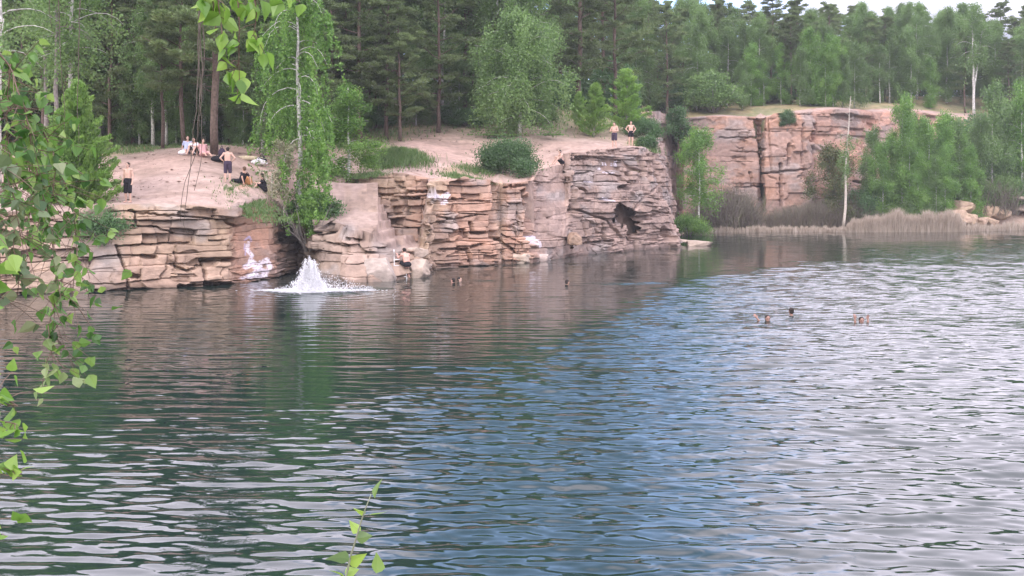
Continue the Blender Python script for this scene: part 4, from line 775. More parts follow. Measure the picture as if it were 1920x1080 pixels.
n = 16000; px = np.concatenate([rng.uniform(1590, 1800, n), rng.uniform(1300, 1600, 4500), rng.uniform(1800, 2300, 5000)]); yr = np.interp(px, [1300, 1420, 1560, 1700, 1790, 1850, 1960, 2300], [435.2, 434.8, 434.6, 434.2, 434, 432.5, 430, 428]); Y = F * CAMH / (yr - HOR) + np.abs(rng.normal(0, 1.0, len(px))) - 1.6
hh = (.75 + .5 * vn(px * .35, px * 0, 13)) * np.interp(px, [1300, 1585, 1600, 1700, 1790, 1810, 1900, 2300], [.5, .6, 1.4, 1.7, 1.6, .7, .8, .8]) * (.8 + .4 * vn(px * .05, px * 0, 3))
me = leaf_mesh("reeds", blades(px, Y, len(px), hh, .022), rng, M_REED); tag(addobj("reeds", me), "band of dry pinkish tan reeds along the far waterline", "reeds", kind="stuff")
# grass: mound, fringes at the brink, forest floor tufts
pl = []; PX = []; YY = []; HH = []
for (cx, cy_, rx, ry, n, h) in [(750, 66.5, 48, 1.9, 9000, .42), (720, 65.5, 30, 1.2, 4000, .3), (475, 50.5, 55, 1.6, 3500, .16), (690, 61.6, 34, 1.0, 2200, .22), (870, 63.0, 45, 1.2, 2600, .22), (1212, 79.5, 22, 1.4, 1500, .4), (900, 66, 40, 1, 1200, .2), (330, 62.5, 120, 1.6, 3000, .16)]:
    ax_ = rng.normal(0, .50, n); ay_ = rng.normal(0, .52, n); kk_ = rng.rand(n) < .15 + 1.3 * vn(ax_ * 5 + cx, ay_ * 4 + cy_, 15) ** 1.5; PX.append(cx + ax_[kk_] * rx); YY.append(cy_ + ay_[kk_] * ry); HH.append(h * (.4 + 1.0 * vn(ax_[kk_] * 7 + cx, ay_[kk_] * 6, 16)))
PX = np.concatenate(PX); YY = np.concatenate(YY); HH = np.concatenate(HH); zz = gz(X_(PX, YY), YY) - .02
mound = np.exp(-((PX - 750) / 42) ** 2 - ((YY - 66.3) / 1.6) ** 2) * .45
me = leaf_mesh("grass", blades(PX, YY, len(PX), HH, .02, zz + mound, .3), rng, M_GRASS); tag(addobj("grass", me), "green grass tufts and a small grassy mound on the dirt slope", "grass", kind="stuff")
n = 30000; PX = rng.uniform(-300, 1150, n); YY = rng.uniform(62, 96, n) ; k = rng.rand(n) < grassmap(X_(PX, YY), YY) ** 1.5; PX = PX[k]; YY = YY[k]; zz = gz(X_(PX, YY), YY) - .02
me = leaf_mesh("forest_grass", blades(PX, YY, len(PX), np.full(len(PX), .25), .03, zz, .4), rng, M_GRASS); tag(addobj("forest_grass", me), "thin grass on the forest floor behind the clearing", "grass", kind="stuff")
# ------------------------------------------------------------------ people
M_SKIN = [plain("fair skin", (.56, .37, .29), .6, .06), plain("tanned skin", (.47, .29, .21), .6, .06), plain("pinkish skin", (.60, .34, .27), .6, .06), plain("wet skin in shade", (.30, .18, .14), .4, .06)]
M_HAIR = plain("dark hair", (.025, .018, .014), .7, .3, 30); M_HAIRB = plain("brown hair", (.10, .06, .035), .7, .3, 30)
M_BLACK = plain("black cloth", (.012, .012, .016), .9, .3); M_NAVY = plain("dark purple cloth", (.05, .035, .06), .9, .2)
M_PINK = plain("pink cloth", (.62, .36, .36), .9, .1); M_BLUEC = plain("pale blue cloth", (.42, .46, .62), .9, .1); M_WHITEC = plain("white cloth", (.72, .70, .72), .9, .06); M_ORANGE = plain("orange cloth", (.62, .30, .12), .9, .1)
M_EYE = plain("dark eyes", (.02, .015, .01), .4, 0)
def bake(mb, name, mat, parent, voxel):
    t = addobj("tmp", mb.mesh("tmp", None)); md = t.modifiers.new("r", 'REMESH'); md.mode = 'VOXEL'; md.voxel_size = voxel; sm = t.modifiers.new("s", 'SMOOTH'); sm.factor = .5; sm.iterations = 2
    dg = bpy.context.evaluated_depsgraph_get(); dg.update(); me = bpy.data.meshes.new_from_object(t.evaluated_get(dg)); bpy.data.objects.remove(t)
    me.name = name; me.materials.clear(); me.materials.append(mat); me.polygons.foreach_set('use_smooth', np.ones(len(me.polygons), bool)); return addobj(name, me, parent)
STAND = dict(hpL=(-.095, 0, .93), hpR=(.095, 0, .93), knL=(-.11, .02, .50), knR=(.11, .02, .50), anL=(-.12, -.02, .085), anR=(.12, -.02, .085), chest=(0, 0, 1.28), neck=(0, -.01, 1.47), head=(0, .02, 1.63),
             shL=(-.185, -.01, 1.42), shR=(.185, -.01, 1.42), elL=(-.25, -.03, 1.14), elR=(.25, -.03, 1.14), wrL=(-.26, .05, .90), wrR=(.26, .05, .90), face=(0, 1, 0), toe=(0, 1, 0))
def person(loc, rz, pose, label, skin=0, hair=M_HAIR, short=M_BLACK, short_to=.85, top=None, scale=1.0, legs=None, long_hair=False, group=None, female=False):
    J = {k: Vector(v) for k, v in {**STAND, **pose}.items()}; o = empty("person", loc, rz); o.scale = (scale,) * 3; b = MB(); V = Vector
    lat = (J['hpR'] - J['hpL']).normalized(); slat = (J['shR'] - J['shL']).normalized(); pel = (J['hpL'] + J['hpR']) / 2
    for s in (-1, 1):
        b.capsule(pel + lat * .055 * s, J['chest'] + slat * .06 * s, .105, .112); b.capsule(pel + lat * .05 * s - V((0, 0, .02)), pel + lat * .06 * s + (J['chest'] - pel) * .3, .118, .10)
        b.capsule(J['chest'] + slat * .06 * s, J['neck'] + slat * .08 * s - (J['neck'] - J['chest']) * .35, .115, .085)
    b.capsule(J['shL'], J['shR'], .068, .068); b.capsule(J['neck'] - (J['neck'] - J['chest']) * .25, J['head'] - (J['head'] - J['neck']) * .3, .062, .052)
    f = J['face'].normalized(); up = (J['head'] - J['neck']).normalized(); sd_ = f.cross(up).normalized(); up2 = sd_.cross(f); rot = Matrix((sd_, f, up2)).transposed(); h = J['head']
    b.ball(h + up2 * .02, (.076, .095, .095), 14, 10, rot); b.ball(h - up2 * .045 + f * .022, (.056, .066, .070), 12, 8, rot); b.capsule(h + f * .088 + up2 * .01, h + f * .108 - up2 * .022, .009, .014)
    for s in (-1, 1): b.ball(h + sd_ * .078 * s - f * .005, (.012, .02, .03), 8, 6, rot)
    b.ball(h + f * .078 - up2 * .058, (.026, .014, .010), 8, 6, rot)
    for s, n in ((-1, 'L'), (1, 'R')):
        b.capsule(J['hp' + n], J['kn' + n], .092, .058, 12); b.capsule(J['kn' + n], J['kn' + n] + (J['an' + n] - J['kn' + n]) * .35, .056, .060, 12); b.capsule(J['kn' + n] + (J['an' + n] - J['kn' + n]) * .35, J['an' + n], .058, .036, 12)
        tv = J['toe'].normalized(); a_ = J['an' + n]; b.capsule(a_ - tv * .04 - V((0, 0, .045)), a_ + tv * .10 - V((0, 0, .055)), .034, .032); b.capsule(a_ + tv * .08 - V((0, 0, .055)), a_ + tv * .15 - V((0, 0, .062)), .034, .022)
        b.capsule(J['sh' + n], J['el' + n], .054, .040, 12); b.capsule(J['el' + n], J['el' + n] + (J['wr' + n] - J['el' + n]) * .3, .040, .042); b.capsule(J['el' + n] + (J['wr' + n] - J['el' + n]) * .3, J['wr' + n], .041, .026, 12)
        d = (J['wr' + n] - J['el' + n]).normalized(); side = d.cross(V((0, 1, .1))); side = side.normalized() if side.length > .1 else V((1, 0, 0)); nn = d.cross(side).normalized(); w_ = J['wr' + n]
        for q in (-.022, 0, .022): b.capsule(w_ + d * .01 + side * q * .6, w_ + d * .085 + side * q, .017, .016, 8)
        for q, l_ in ((-.033, .062), (-.011, .078), (.011, .072), (.033, .055)):
            k0 = w_ + d * .09 + side * q; k1 = k0 + (d + side * q * 3 + nn * .25 * s).normalized() * l_ * .5; b.capsule(k0, k1, .0105, .010, 6); b.capsule(k1, k1 + (d + nn * .6 * s).normalized() * l_ * .5, .010, .008, 6)
        t0 = w_ + d * .03 + side * .03 * s; t1 = t0 + (side * s * .8 + d * .7).normalized() * .045; b.capsule(t0, t1, .014, .012, 6); b.capsule(t1, t1 + d * .03, .012, .009, 6)
    bake(b, "body", M_SKIN[skin], o, .0105)
    sh = MB()
    for s, n in ((-1, 'L'), (1, 'R')): sh.capsule(J['hp' + n] + V((0, 0, .02)), J['hp' + n] + (J['kn' + n] - J['hp' + n]) * short_to, .118, .098 if short_to > .5 else .108, 14); sh.capsule(pel + lat * .05 * s, pel + lat * .05 * s + (J['chest'] - pel) * .22, .132, .12, 14)
    if short is not None: bake(sh, "shorts", short, o, .014)
    if top is not None:
        tb = MB()
        for s in (-1, 1): tb.capsule(pel + lat * .055 * s, J['chest'] + slat * .06 * s, .130, .128, 14); tb.capsule(J['chest'] + slat * .06 * s, J['neck'] + slat * .08 * s - (J['neck'] - J['chest']) * .42, .127, .096, 14)
        for n in 'LR': tb.capsule(J['sh' + n], J['sh' + n] + (J['el' + n] - J['sh' + n]) * .55, .074, .062)
        bake(tb, "shirt", top, o, .014)
    if legs is not None:
        lg = MB()
        for n in 'LR': lg.capsule(J['hp' + n], J['kn' + n], .108, .074, 12); lg.capsule(J['kn' + n], J['an' + n], .072, .052, 12)
        bake(lg, "trousers", legs, o, .014)
    hb_ = MB(); hb_.ball(h + up2 * .042 - f * .018, (.088, .098, .088), 14, 10, rot); hb_.ball(h - f * .035 - up2 * .01, (.082, .075, .082), 12, 8, rot)
    if long_hair: hb_.capsule(h - f * .07, J['neck'] - f * .08 - up2 * .08, .065, .04)
    bake(hb_, "hair", hair, o, .012)
    ey = MB()
    for s in (-1, 1): ey.ball(h + sd_ * .031 * s + f * .088 + up2 * .012, .010, 6, 4)
    ey.build("eyes", M_EYE, o, True)
    return tag(o, label, "person", group)
def onland(px, Y, dz=0.0):
    x = X_(px, Y); return (x, Y, drop(x, Y) + dz)
ARMS_HIP = dict(elL=(-.36, -.08, 1.20), elR=(.36, -.08, 1.20), wrL=(-.20, .03, 1.03), wrR=(.20, .03, 1.03))
SIT = dict(hpL=(-.1, 0, .12), hpR=(.1, 0, .12), knL=(-.17, .33, .44), knR=(.17, .33, .44), anL=(-.15, .62, .085), anR=(.15, .62, .085), chest=(0, .06, .46), neck=(0, .12, .66), head=(0, .17, .82), shL=(-.18, .11, .61), shR=(.18, .11, .61), elL=(-.26, .25, .44), elR=(.26, .25, .44), wrL=(-.13, .42, .47), wrR=(.13, .42, .47))
SIT2 = dict(hpL=(-.1, 0, .12), hpR=(.1, 0, .12), knL=(-.13, .42, .20), knR=(.13, .42, .20), anL=(-.14, .82, .085), anR=(.14, .82, .085), chest=(0, -.07, .47), neck=(0, -.06, .67), head=(0, -.01, .83), shL=(-.18, -.08, .62), shR=(.18, -.08, .62), elL=(-.27, -.18, .38), elR=(.27, -.18, .38), wrL=(-.25, -.26, .12), wrR=(.25, -.26, .12))
person(onland(240, 47.9), R(160), {}, "bare chested person in long black shorts standing on the left cliff edge", skin=0, short_to=1.05, scale=1.03)
person(onland(427, 52.0), R(10), {**ARMS_HIP}, "person in dark knee length shorts, seen from behind, standing in the dirt clearing", skin=0, short=M_NAVY, short_to=.95, scale=.98)
person(onland(1152, 75.4), R(150), {'elL': (-.30, .05, 1.16), 'wrL': (-.08, .20, 1.18), 'elR': (.30, .05, 1.16), 'wrR': (.08, .20, 1.20)}, "bare chested bather in dark shorts, left of the two on the big rock", skin=0, short=M_NAVY, short_to=.75, scale=1.06)
person(onland(1183, 77.2), R(185), {**ARMS_HIP}, "bare chested bather with arms akimbo, right of the two on the big rock", skin=0, short_to=.5, scale=1.02)
person(onland(1054, 69.3, .03), R(115), SIT, "bather in black shorts sitting with knees drawn up on the rock slope", skin=0, short_to=.6, scale=1.02)
person(onland(352, 57.4), R(200), SIT2, "person in pale blue sitting at the left end of the picnic group", top=M_BLUEC, short=M_BLUEC, short_to=.9)
person(onland(366, 57.0), R(170), SIT, "person in white top and black shorts sitting in the middle of the picnic group", top=M_WHITEC, long_hair=True)
person(onland(381, 56.8), R(215), SIT2, "person in pink sitting at the right end of the picnic group", top=M_PINK, short=M_PINK, short_to=1.0, long_hair=True, hair=M_HAIRB)
person(onland(452, 52.2), R(60), {**SIT2, 'chest': (0, -.16, .40), 'neck': (0, -.22, .58), 'head': (0, -.20, .74), 'shL': (-.18, -.21, .53), 'shR': (.18, -.21, .53), 'elL': (-.27, -.33, .32), 'elR': (.27, -.33, .32), 'wrL': (-.25, -.40, .10), 'wrR': (.25, -.40, .10)}, "person in dark clothes sitting right of the standing one in the clearing", top=M_BLACK, legs=M_NAVY, skin=1, hair=M_HAIRB)
person(onland(497, 52.6), R(100), SIT, "person in black sitting by the pale sapling near the cleft", top=M_BLACK, short_to=.9, skin=0)
# climber at the ladder
person((X_(762, 50.3), 50.3, .12), R(35), dict(hpL=(-.1, -.08, .52), hpR=(.1, -.08, .52), knL=(-.16, .30, .62), knR=(.14, .22, .40), anL=(-.14, .12, .25), anR=(.15, .02, -.02), chest=(0, .02, .86), neck=(0, .14, 1.04), head=(0, .22, 1.19), shL=(-.19, .11, .99), shR=(.19, .11, .99), elL=(-.25, .32, .84), elR=(.26, .30, .80), wrL=(-.20, .52, .98), wrR=(.20, .50, .92)),
       "sunburnt bather in black shorts crouching at the white ladder", skin=2, short_to=.8)
M_WPAINT = plain("white painted steel", (.74, .73, .72), .45, .08, 12)
lad = empty("ladder", (X_(739, 50.0), 50.0, 0), R(8))
for dx in (0, .58):
    r_ = MB(); r_.tube([(0, 0, -.9), (0, 0, .95), (0, .12, 1.32), (0, .40, 1.34)] if dx == 0 else [(dx, 0, -.9), (dx, 0, .05), (dx, .10, .20), (dx, .40, .22)], [.026] * 4, 8); r_.build("rail", M_WPAINT, lad, True)
for z in (-.5, -.2, .10, .62, .90): r_ = MB(); r_.tube([(0.03, 0, z), (.55, 0, z)] if z < .2 else [(0.03, 0, z), (.22, .10, z), (.26, .42, z)], [.02] * (2 if z < .2 else 3), 8); r_.build("rung", M_WPAINT, lad, True)
tag(lad, "white metal bathing ladder standing in the water against the rock ledge", "ladder")
# swimmers
def swim(px, py, pose, rz, label, dz=-1.54, **k):
    Y = Yw(py); person((X_(px, Y), Y, dz), rz, pose, label, short=M_BLACK, **k)
SW = dict(elL=(-.42, .16, 1.33), elR=(.42, .16, 1.33), wrL=(-.52, .36, 1.38), wrR=(.52, .36, 1.38))
swim(850, 530, SW, R(60), "swimmer in front of the rock ledge, left one of the close pair", skin=2)
swim(861, 528, SW, R(250), "swimmer in front of the rock ledge, right one of the close pair", skin=0)
swim(1063, 533, SW, R(-60), "lone dark haired swimmer in the middle of the water trailing a bright wake", skin=1)
swim(1439, 602, {**SW, 'elR': (.26, .0, 1.54), 'wrR': (.33, -.02, 1.64), 'shR': (.17, 0, 1.44)}, R(185), "swimmer reaching one bent arm out of the water, leftmost of three at right", dz=-1.55, skin=3)
swim(1484, 591, SW, R(20), "swimmer seen as a dark haired head, between the two with raised arms", dz=-1.50, skin=3)
swim(1615, 604, {**SW, 'shL': (-.17, 0, 1.46), 'shR': (.17, 0, 1.46), 'elL': (-.20, .02, 1.56), 'elR': (.20, .02, 1.56), 'wrL': (-.20, .02, 1.66), 'wrR': (.21, .02, 1.68)}, R(180), "swimmer holding both hands up out of the water, rightmost of three", dz=-1.58, skin=3)

# ------------------------------------------------------------------ the jumper's splash
m, nt, o_ = newmat("white water"); d_ = node(nt, "ShaderNodeBsdfDiffuse"); d_.inputs[0].default_value = (.95, .96, .97, 1); t_ = node(nt, "ShaderNodeBsdfTranslucent"); t_.inputs[0].default_value = (.95, .96, .97, 1); x_ = node(nt, "ShaderNodeMixShader"); x_.inputs[0].default_value = .5
nt.links.new(d_.outputs[0], x_.inputs[1]); nt.links.new(t_.outputs[0], x_.inputs[2]); nt.links.new(x_.outputs[0], o_.inputs[0]); M_FOAM = m
rng = np.random.RandomState(9); sp_ = empty("splash", (X_(582, 43.9), 43.9, 0))
OCT = np.array([(1, 0, 0), (-1, 0, 0), (0, 1, 0), (0, -1, 0), (0, 0, 1), (0, 0, -1)], float); OF = np.array([(0, 2, 4), (2, 1, 4), (1, 3, 4), (3, 0, 4), (2, 0, 5), (1, 2, 5), (3, 1, 5), (0, 3, 5)])
def drops(name, Pc, rr, parent, st=None):
    n = len(Pc); s_ = np.repeat(np.asarray(rr)[:, None, None], 3, 2) * np.array([1, 1, 1.5] if st is None else st); V = Pc[:, None] + OCT[None] * s_; Fq = (OF[None] + 6 * np.arange(n)[:, None, None]).reshape(-1, 3)
    return meshnp(name, V.reshape(-1, 3), Fq, M_FOAM, parent, smooth=False)
n = 26000; t = rng.rand(n) ** 1.5; hgt = 1.4 * t * (.75 + .35 * rng.rand(n)); wd = .62 * (1 - t) ** .9 + .10 + .12 * vn(t * 6, t * 0, 3) * (1 - t); a_ = rng.rand(n) * 6.283; rad_ = np.abs(rng.normal(0, .55, n)); jt = np.floor(rng.rand(n) * 7); Pc = np.stack([np.cos(a_) * rad_ * wd * .7 + (hsh(jt, 1, 4) - .5) * .8 * (1 - t * .75) + (hsh(jt, 5, 4) - .5) * .35 * t, np.sin(a_) * rad_ * wd * .7 + (hsh(jt, 2, 4) - .5) * .4, hgt * (.55 + .5 * hsh(jt, 3, 4))], -1)
drops("plume", Pc, .0125 * (.3 + rng.rand(n) ** 3 * 1.9) * (1.25 - .5 * t), sp_)
n = 2600; a_ = rng.rand(n) * 6.283; r2_ = rng.rand(n) ** .6; Pc = np.stack([np.cos(a_) * 2.1 * r2_ + .6, np.sin(a_) * .9 * r2_, .05 + .75 * rng.rand(n) ** 2 * (1.1 - r2_)], -1); drops("spray", Pc, .010 * (.4 + rng.rand(n)), sp_)
n = 16000; u1 = rng.normal(0, 1, n); u1 = np.where(u1 > 0, u1 * 1.5, u1); Pc = np.stack([u1 * .62 - .2, rng.normal(0, .32, n) * np.exp(-u1 ** 2 * .18), .015 + .05 * rng.rand(n)], -1); drops("foam", Pc, .026 * (.4 + rng.rand(n)), sp_, [1.8, 1.2, .4])
tag(sp_, "white cone of water and foam thrown up where somebody has just jumped in", "splash")

# ------------------------------------------------------------------ loose rocks, log, bags
def rock(name, c, size, seed, label, rz=0.0, mat=None, group=None, tilt=(0, 0), cols=((.46, .36, .29), (.50, .38, .29)), cat="rock", boxy=.5):
    rng = np.random.RandomState(seed); n = 26; u_ = np.linspace(-1, 1, n); faces = []; V = []; Fq = []; off = 0
    for ax in range(3):
        for sg in (-1, 1):
            A, B = np.meshgrid(u_, u_, indexing='ij'); Q = np.zeros((n, n, 3)); Q[..., ax] = sg; Q[..., (ax + 1) % 3] = A if sg > 0 else -A; Q[..., (ax + 2) % 3] = B; V.append(Q.reshape(-1, 3)); Fq.append(grid_faces(n, n) + off); off += n * n
    V = np.concatenate(V); Fq = np.concatenate(Fq); ln = (np.abs(V) ** (2 + 8 * boxy)).sum(1, keepdims=True) ** (1 / (2 + 8 * boxy)); V = V / ln
    for k in range(7):
        d = rng.normal(size=3); d /= np.linalg.norm(d); lim = .72 + .28 * rng.rand(); q = V @ d; V = V - np.maximum(q - lim, 0)[:, None] * d
    V = V * (1 + .10 * (vn(V[:, 0] * 3 + seed, V[:, 1] * 3 + V[:, 2] * 4, seed) - .5)[:, None]) + .03 * (vn(V[:, 0] * 9, V[:, 2] * 9 + V[:, 1] * 7, seed + 3) - .5)[:, None]
    V = V * np.array(size) / 2; Rm = np.array(Matrix.Rotation(rz, 3, 'Z') @ Matrix.Rotation(tilt[0], 3, 'X') @ Matrix.Rotation(tilt[1], 3, 'Y')); V = V @ Rm.T
    k = vn(V[:, 0] * 1.5, V[:, 2] * 4 + V[:, 1], seed)[:, None]; C = np.array(cols[0]) * (1 - k) + np.array(cols[1]) * k; C = C * (.85 + .3 * vn(V[:, 0] * 6, V[:, 2] * 6, seed)[:, None])
    o = meshnp(name, V, Fq, mat or M_ROCK, attrs={'col': ('FLOAT_COLOR', np.concatenate([C, np.ones((len(C), 1))], -1))}); o.location = c; return tag(o, label, cat, group)
PALE = ((.38, .31, .25), (.42, .34, .27))
rock("rock_slab", (X_(1312, 79.8), 79.8, .14), (2.0, 1.3, .50), 1, "long flat pale rock slab lying in the water at the right corner of the cliff", R(6), cols=PALE, boxy=1)
rock("rock_slab", (X_(1285, 80.8), 80.8, .26), (2.0, 1.0, .22), 2, "thin rock slab lying tilted between the cliff corner and the larger flat slab", R(-10), cols=PALE, boxy=1, tilt=(0, R(7)))
rock("boulder", (X_(783, 51.0), 51.0, .30), (1.15, 1.0, 1.15), 3, "rounded pale boulder at the waterline right of the ladder", R(20), cols=PALE, boxy=.3)
rock("boulder", (X_(712, 49.2), 49.2, .40), (1.5, 1.0, 1.25), 4, "grooved grey boulder at the waterline left of the ladder", R(-5), cols=((.33, .28, .24), (.39, .33, .28)), boxy=.5)
rock("boulder", (X_(783, 52.2), 52.2, 1.0), (.9, .8, .7), 5, "smaller boulder resting above the pale one beside the ladder", R(50), cols=PALE, boxy=.4)
rock("boulder", (X_(1077, 66.0), 66.0, 1.15), (.85, 1.0, .75), 61, "orange block stuck out over a small cavity near the waterline", R(10), cols=((.34, .235, .165), (.36, .26, .19)), boxy=1)
rock("boulder", (X_(975, 61.2), 61.2, .15), (1.5, 1.1, .8), 7, "low rounded rock at the waterline below the dark notch", R(-12), cols=((.42, .35, .28), (.46, .37, .29)), boxy=.3)
rock("boulder", (X_(1010, 62.6), 62.6, .10), (1.3, 1.0, .6), 8, "low rock at the foot of the smooth slab", R(15), cols=((.42, .34, .30), (.46, .37, .32)), boxy=.4)
for i, (px, Y, sx, sz, z) in enumerate([(1797, 110.5, 2.2, 1.5, 1.0), (1812, 112.3, 2.6, 1.5, 1.9), (1830, 112.8, 2.0, 1.4, 1.6), (1846, 113.0, 1.8, 1.4, 1.5), (1862, 112.8, 2.2, 1.3, 1.5), (1805, 111.0, 1.6, 1.0, .5), (1822, 111.0, 1.5, 1.0, .9), (1880, 113.2, 1.8, 1.1, 1.3), (1840, 111.2, 1.4, .9, .6), (1858, 111.4, 1.5, .9, .6), (1790, 109.6, 1.3, .9, .5)]):
    rock("boulder", (X_(px, Y - 1), Y - 1, z + .25), (sx, sx * .8, sz), 20 + i, "tan boulder in the heap on the far shore, %s from the left" % NTH([1797, 1812, 1830, 1846, 1862, 1805, 1822, 1880, 1840, 1858, 1790], px), R(37 * i), group="boulders heaped on the far shore", cols=((.42, .32, .22), (.40, .29, .22)), boxy=.6, tilt=(R(12 * (i % 3 - 1)), R(15 * (i % 2))))
rock("rock_slab", (X_(1912, 113.5), 113.5, 3.2), (3.4, 2.4, .55), 41, "overhanging flat rock slab at the right edge of the photo above the far shore", R(0), cols=PALE, boxy=1)
rock("rock_slab", (X_(1915, 114.0), 114.0, 2.3), (2.8, 2.0, 1.0), 42, "pale block carrying the overhanging slab at the right edge", R(4), cols=PALE, boxy=.8)
lg = MB(); zlog = drop(X_(465, 58.4), 58.4); lg.tube([(X_(440, 58.4), 58.6, zlog + .10), (X_(460, 58.4), 58.4, zlog + .13), (X_(482, 58.4), 58.3, zlog + .12)], [.13, .14, .12], 10); tag(lg.build("log", plain("peeled log", (.50, .42, .29), .8, .25, 9), None, True), "pale log lying behind the person standing in the clearing", "log")
def bag(px, Y, size, mat, label, cat, name, dz=0):
    b = MB(); rngb = np.random.RandomState(int(px)); b.ball((0, 0, size[2] * .42), (size[0] / 2, size[1] / 2, size[2] / 2), 12, 8); b.ball((size[0] * .25, .02, size[2] * .25), (size[0] * .3, size[1] * .4, size[2] * .28), 10, 7); b.tube([(-size[0] * .15, 0, size[2] * .85), (0, 0, size[2] * 1.15), (size[0] * .15, 0, size[2] * .85)], [.02, .02, .02], 6)
    o = b.build(name, mat, None, True); o.location = (X_(px, Y), Y, drop(X_(px, Y), Y) + dz); tag(o, label, cat); return o
bag(485, 58.2, (.9, .5, .34), M_WHITEC, "white bag lying at the right end of the pale log", "bag", "bag"); bag(491, 58.6, (.55, .4, .45), M_BLACK, "black bag behind the white one by the log", "bag", "bag"); bag(409, 56.4, (.8, .5, .36), M_BLACK, "dark bag lying against the foot of the big pine", "bag", "bag"); bag(416, 57.0, (.4, .35, .6), M_NAVY, "dark purple backpack standing right of the big pine trunk", "backpack", "backpack")
b = bag(343, 57.0, (.55, .4, .28), M_WHITEC, "white bundle on the ground left of the picnic group", "bundle", "bundle"); bag(463, 52.6, (.5, .3, .5), M_ORANGE, "orange towel bundled behind the person sitting in dark clothes", "towel", "towel")
bag(702, 71.5, (.8, .5, .3), M_BLACK, "dark object lying in the dirt left of the grass mound", "bag", "bag")
# posts by the cleft
for (px, Y, h, lab) in [(509, 54.6, 1.5, "weathered post standing left of the pale sapling"), (499, 54.8, 1.45, "shorter weathered post holding the crossbar by the cleft")]:
    pb_ = MB(); zz_ = drop(X_(px, Y), Y); pb_.tube([(X_(px, Y), Y, zz_ - .2), (X_(px, Y) + .03, Y, zz_ + h)], [.06, .05], 8); tag(pb_.build("post", M_DEAD, None, True), lab, "post")
pb_ = MB(); zz_ = drop(X_(504, 54.6), 54.6) + 1.5; pb_.tube([(X_(482, 54.7), 54.7, zz_), (X_(514, 54.7), 54.7, zz_ + .06)], [.05, .045], 8); tag(pb_.build("crossbar", M_DEAD, None, True), "wooden bar lying across the two weathered posts", "bar")

# ------------------------------------------------------------------ foreground twigs and leaves
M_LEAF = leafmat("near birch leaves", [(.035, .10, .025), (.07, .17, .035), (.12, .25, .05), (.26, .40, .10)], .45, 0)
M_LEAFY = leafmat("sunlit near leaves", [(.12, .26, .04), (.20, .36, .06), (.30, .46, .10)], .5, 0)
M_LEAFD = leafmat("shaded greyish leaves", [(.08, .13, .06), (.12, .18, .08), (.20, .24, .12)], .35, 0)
M_TW = plain("brown twig bark", (.14, .10, .075), .8, .3, 40); M_TWG2 = plain('dull twig bark', (.10, .085, .07), .8, .3, 40); M_TWG = plain("grey green stem", (.20, .22, .15), .8, .2, 40)
LV_ = np.array([(0, 0), (.30, .22), (.46, .30), (.40, .52), (.22, .78), (0, 1.05), (-.22, .78), (-.40, .52), (-.46, .30), (-.30, .22)], float)
def leaves_mesh(items, rng):
    """items: (pos, direction, size); a serrated triangular birch leaf folded on its midrib"""
    V = []; Fc = []; rn = []; off = 0
    for p, d, s_ in items:
        d = d / np.linalg.norm(d); b_ = np.cross(d, rng.normal(size=3)); b_ /= np.linalg.norm(b_); n_ = np.cross(d, b_); fold = .10 + .35 * rng.rand(); curl = rng.normal(0, .25); r0 = rng.rand()
        mid = [p + d * s_ * (y_) + n_ * s_ * curl * y_ * y_ for y_ in (.0, .25, .5, .78, 1.05)]
        for side in (1, -1):
            e_ = [p + d * s_ * y_ + b_ * side * s_ * x_ * .95 + n_ * s_ * (fold * x_ + curl * y_ * y_) for x_, y_ in ((.30, .14), (.45, .32), (.34, .56), (.16, .82))]
            b0 = len(V); V += [mid[0], mid[1], mid[2], mid[3], mid[4]] + e_
            q = [(b0, b0 + 5, b0 + 6, b0 + 1), (b0 + 1, b0 + 6, b0 + 7, b0 + 2), (b0 + 2, b0 + 7, b0 + 8, b0 + 3), (b0 + 3, b0 + 8, b0 + 4, b0 + 4)]
            Fc += q[:3] + [(b0 + 3, b0 + 8, b0 + 4)]; rn += [np.clip(r0 + rng.normal(0, .05), 0, 1)] * 9
    return V, Fc, rn
def leafobj(name, items, mat, parent, rng):
    V, Fc, rn = leaves_mesh(items, rng); me = bpy.data.meshes.new(name); me.from_pydata([tuple(v) for v in V], [], Fc); at_ = me.attributes.new('rnd', 'FLOAT', 'POINT'); at_.data.foreach_set('value', np.array(rn, np.float32)); me.materials.append(mat)
    me.polygons.foreach_set('use_smooth', np.ones(len(me.polygons), bool)); return addobj(name, me, parent)
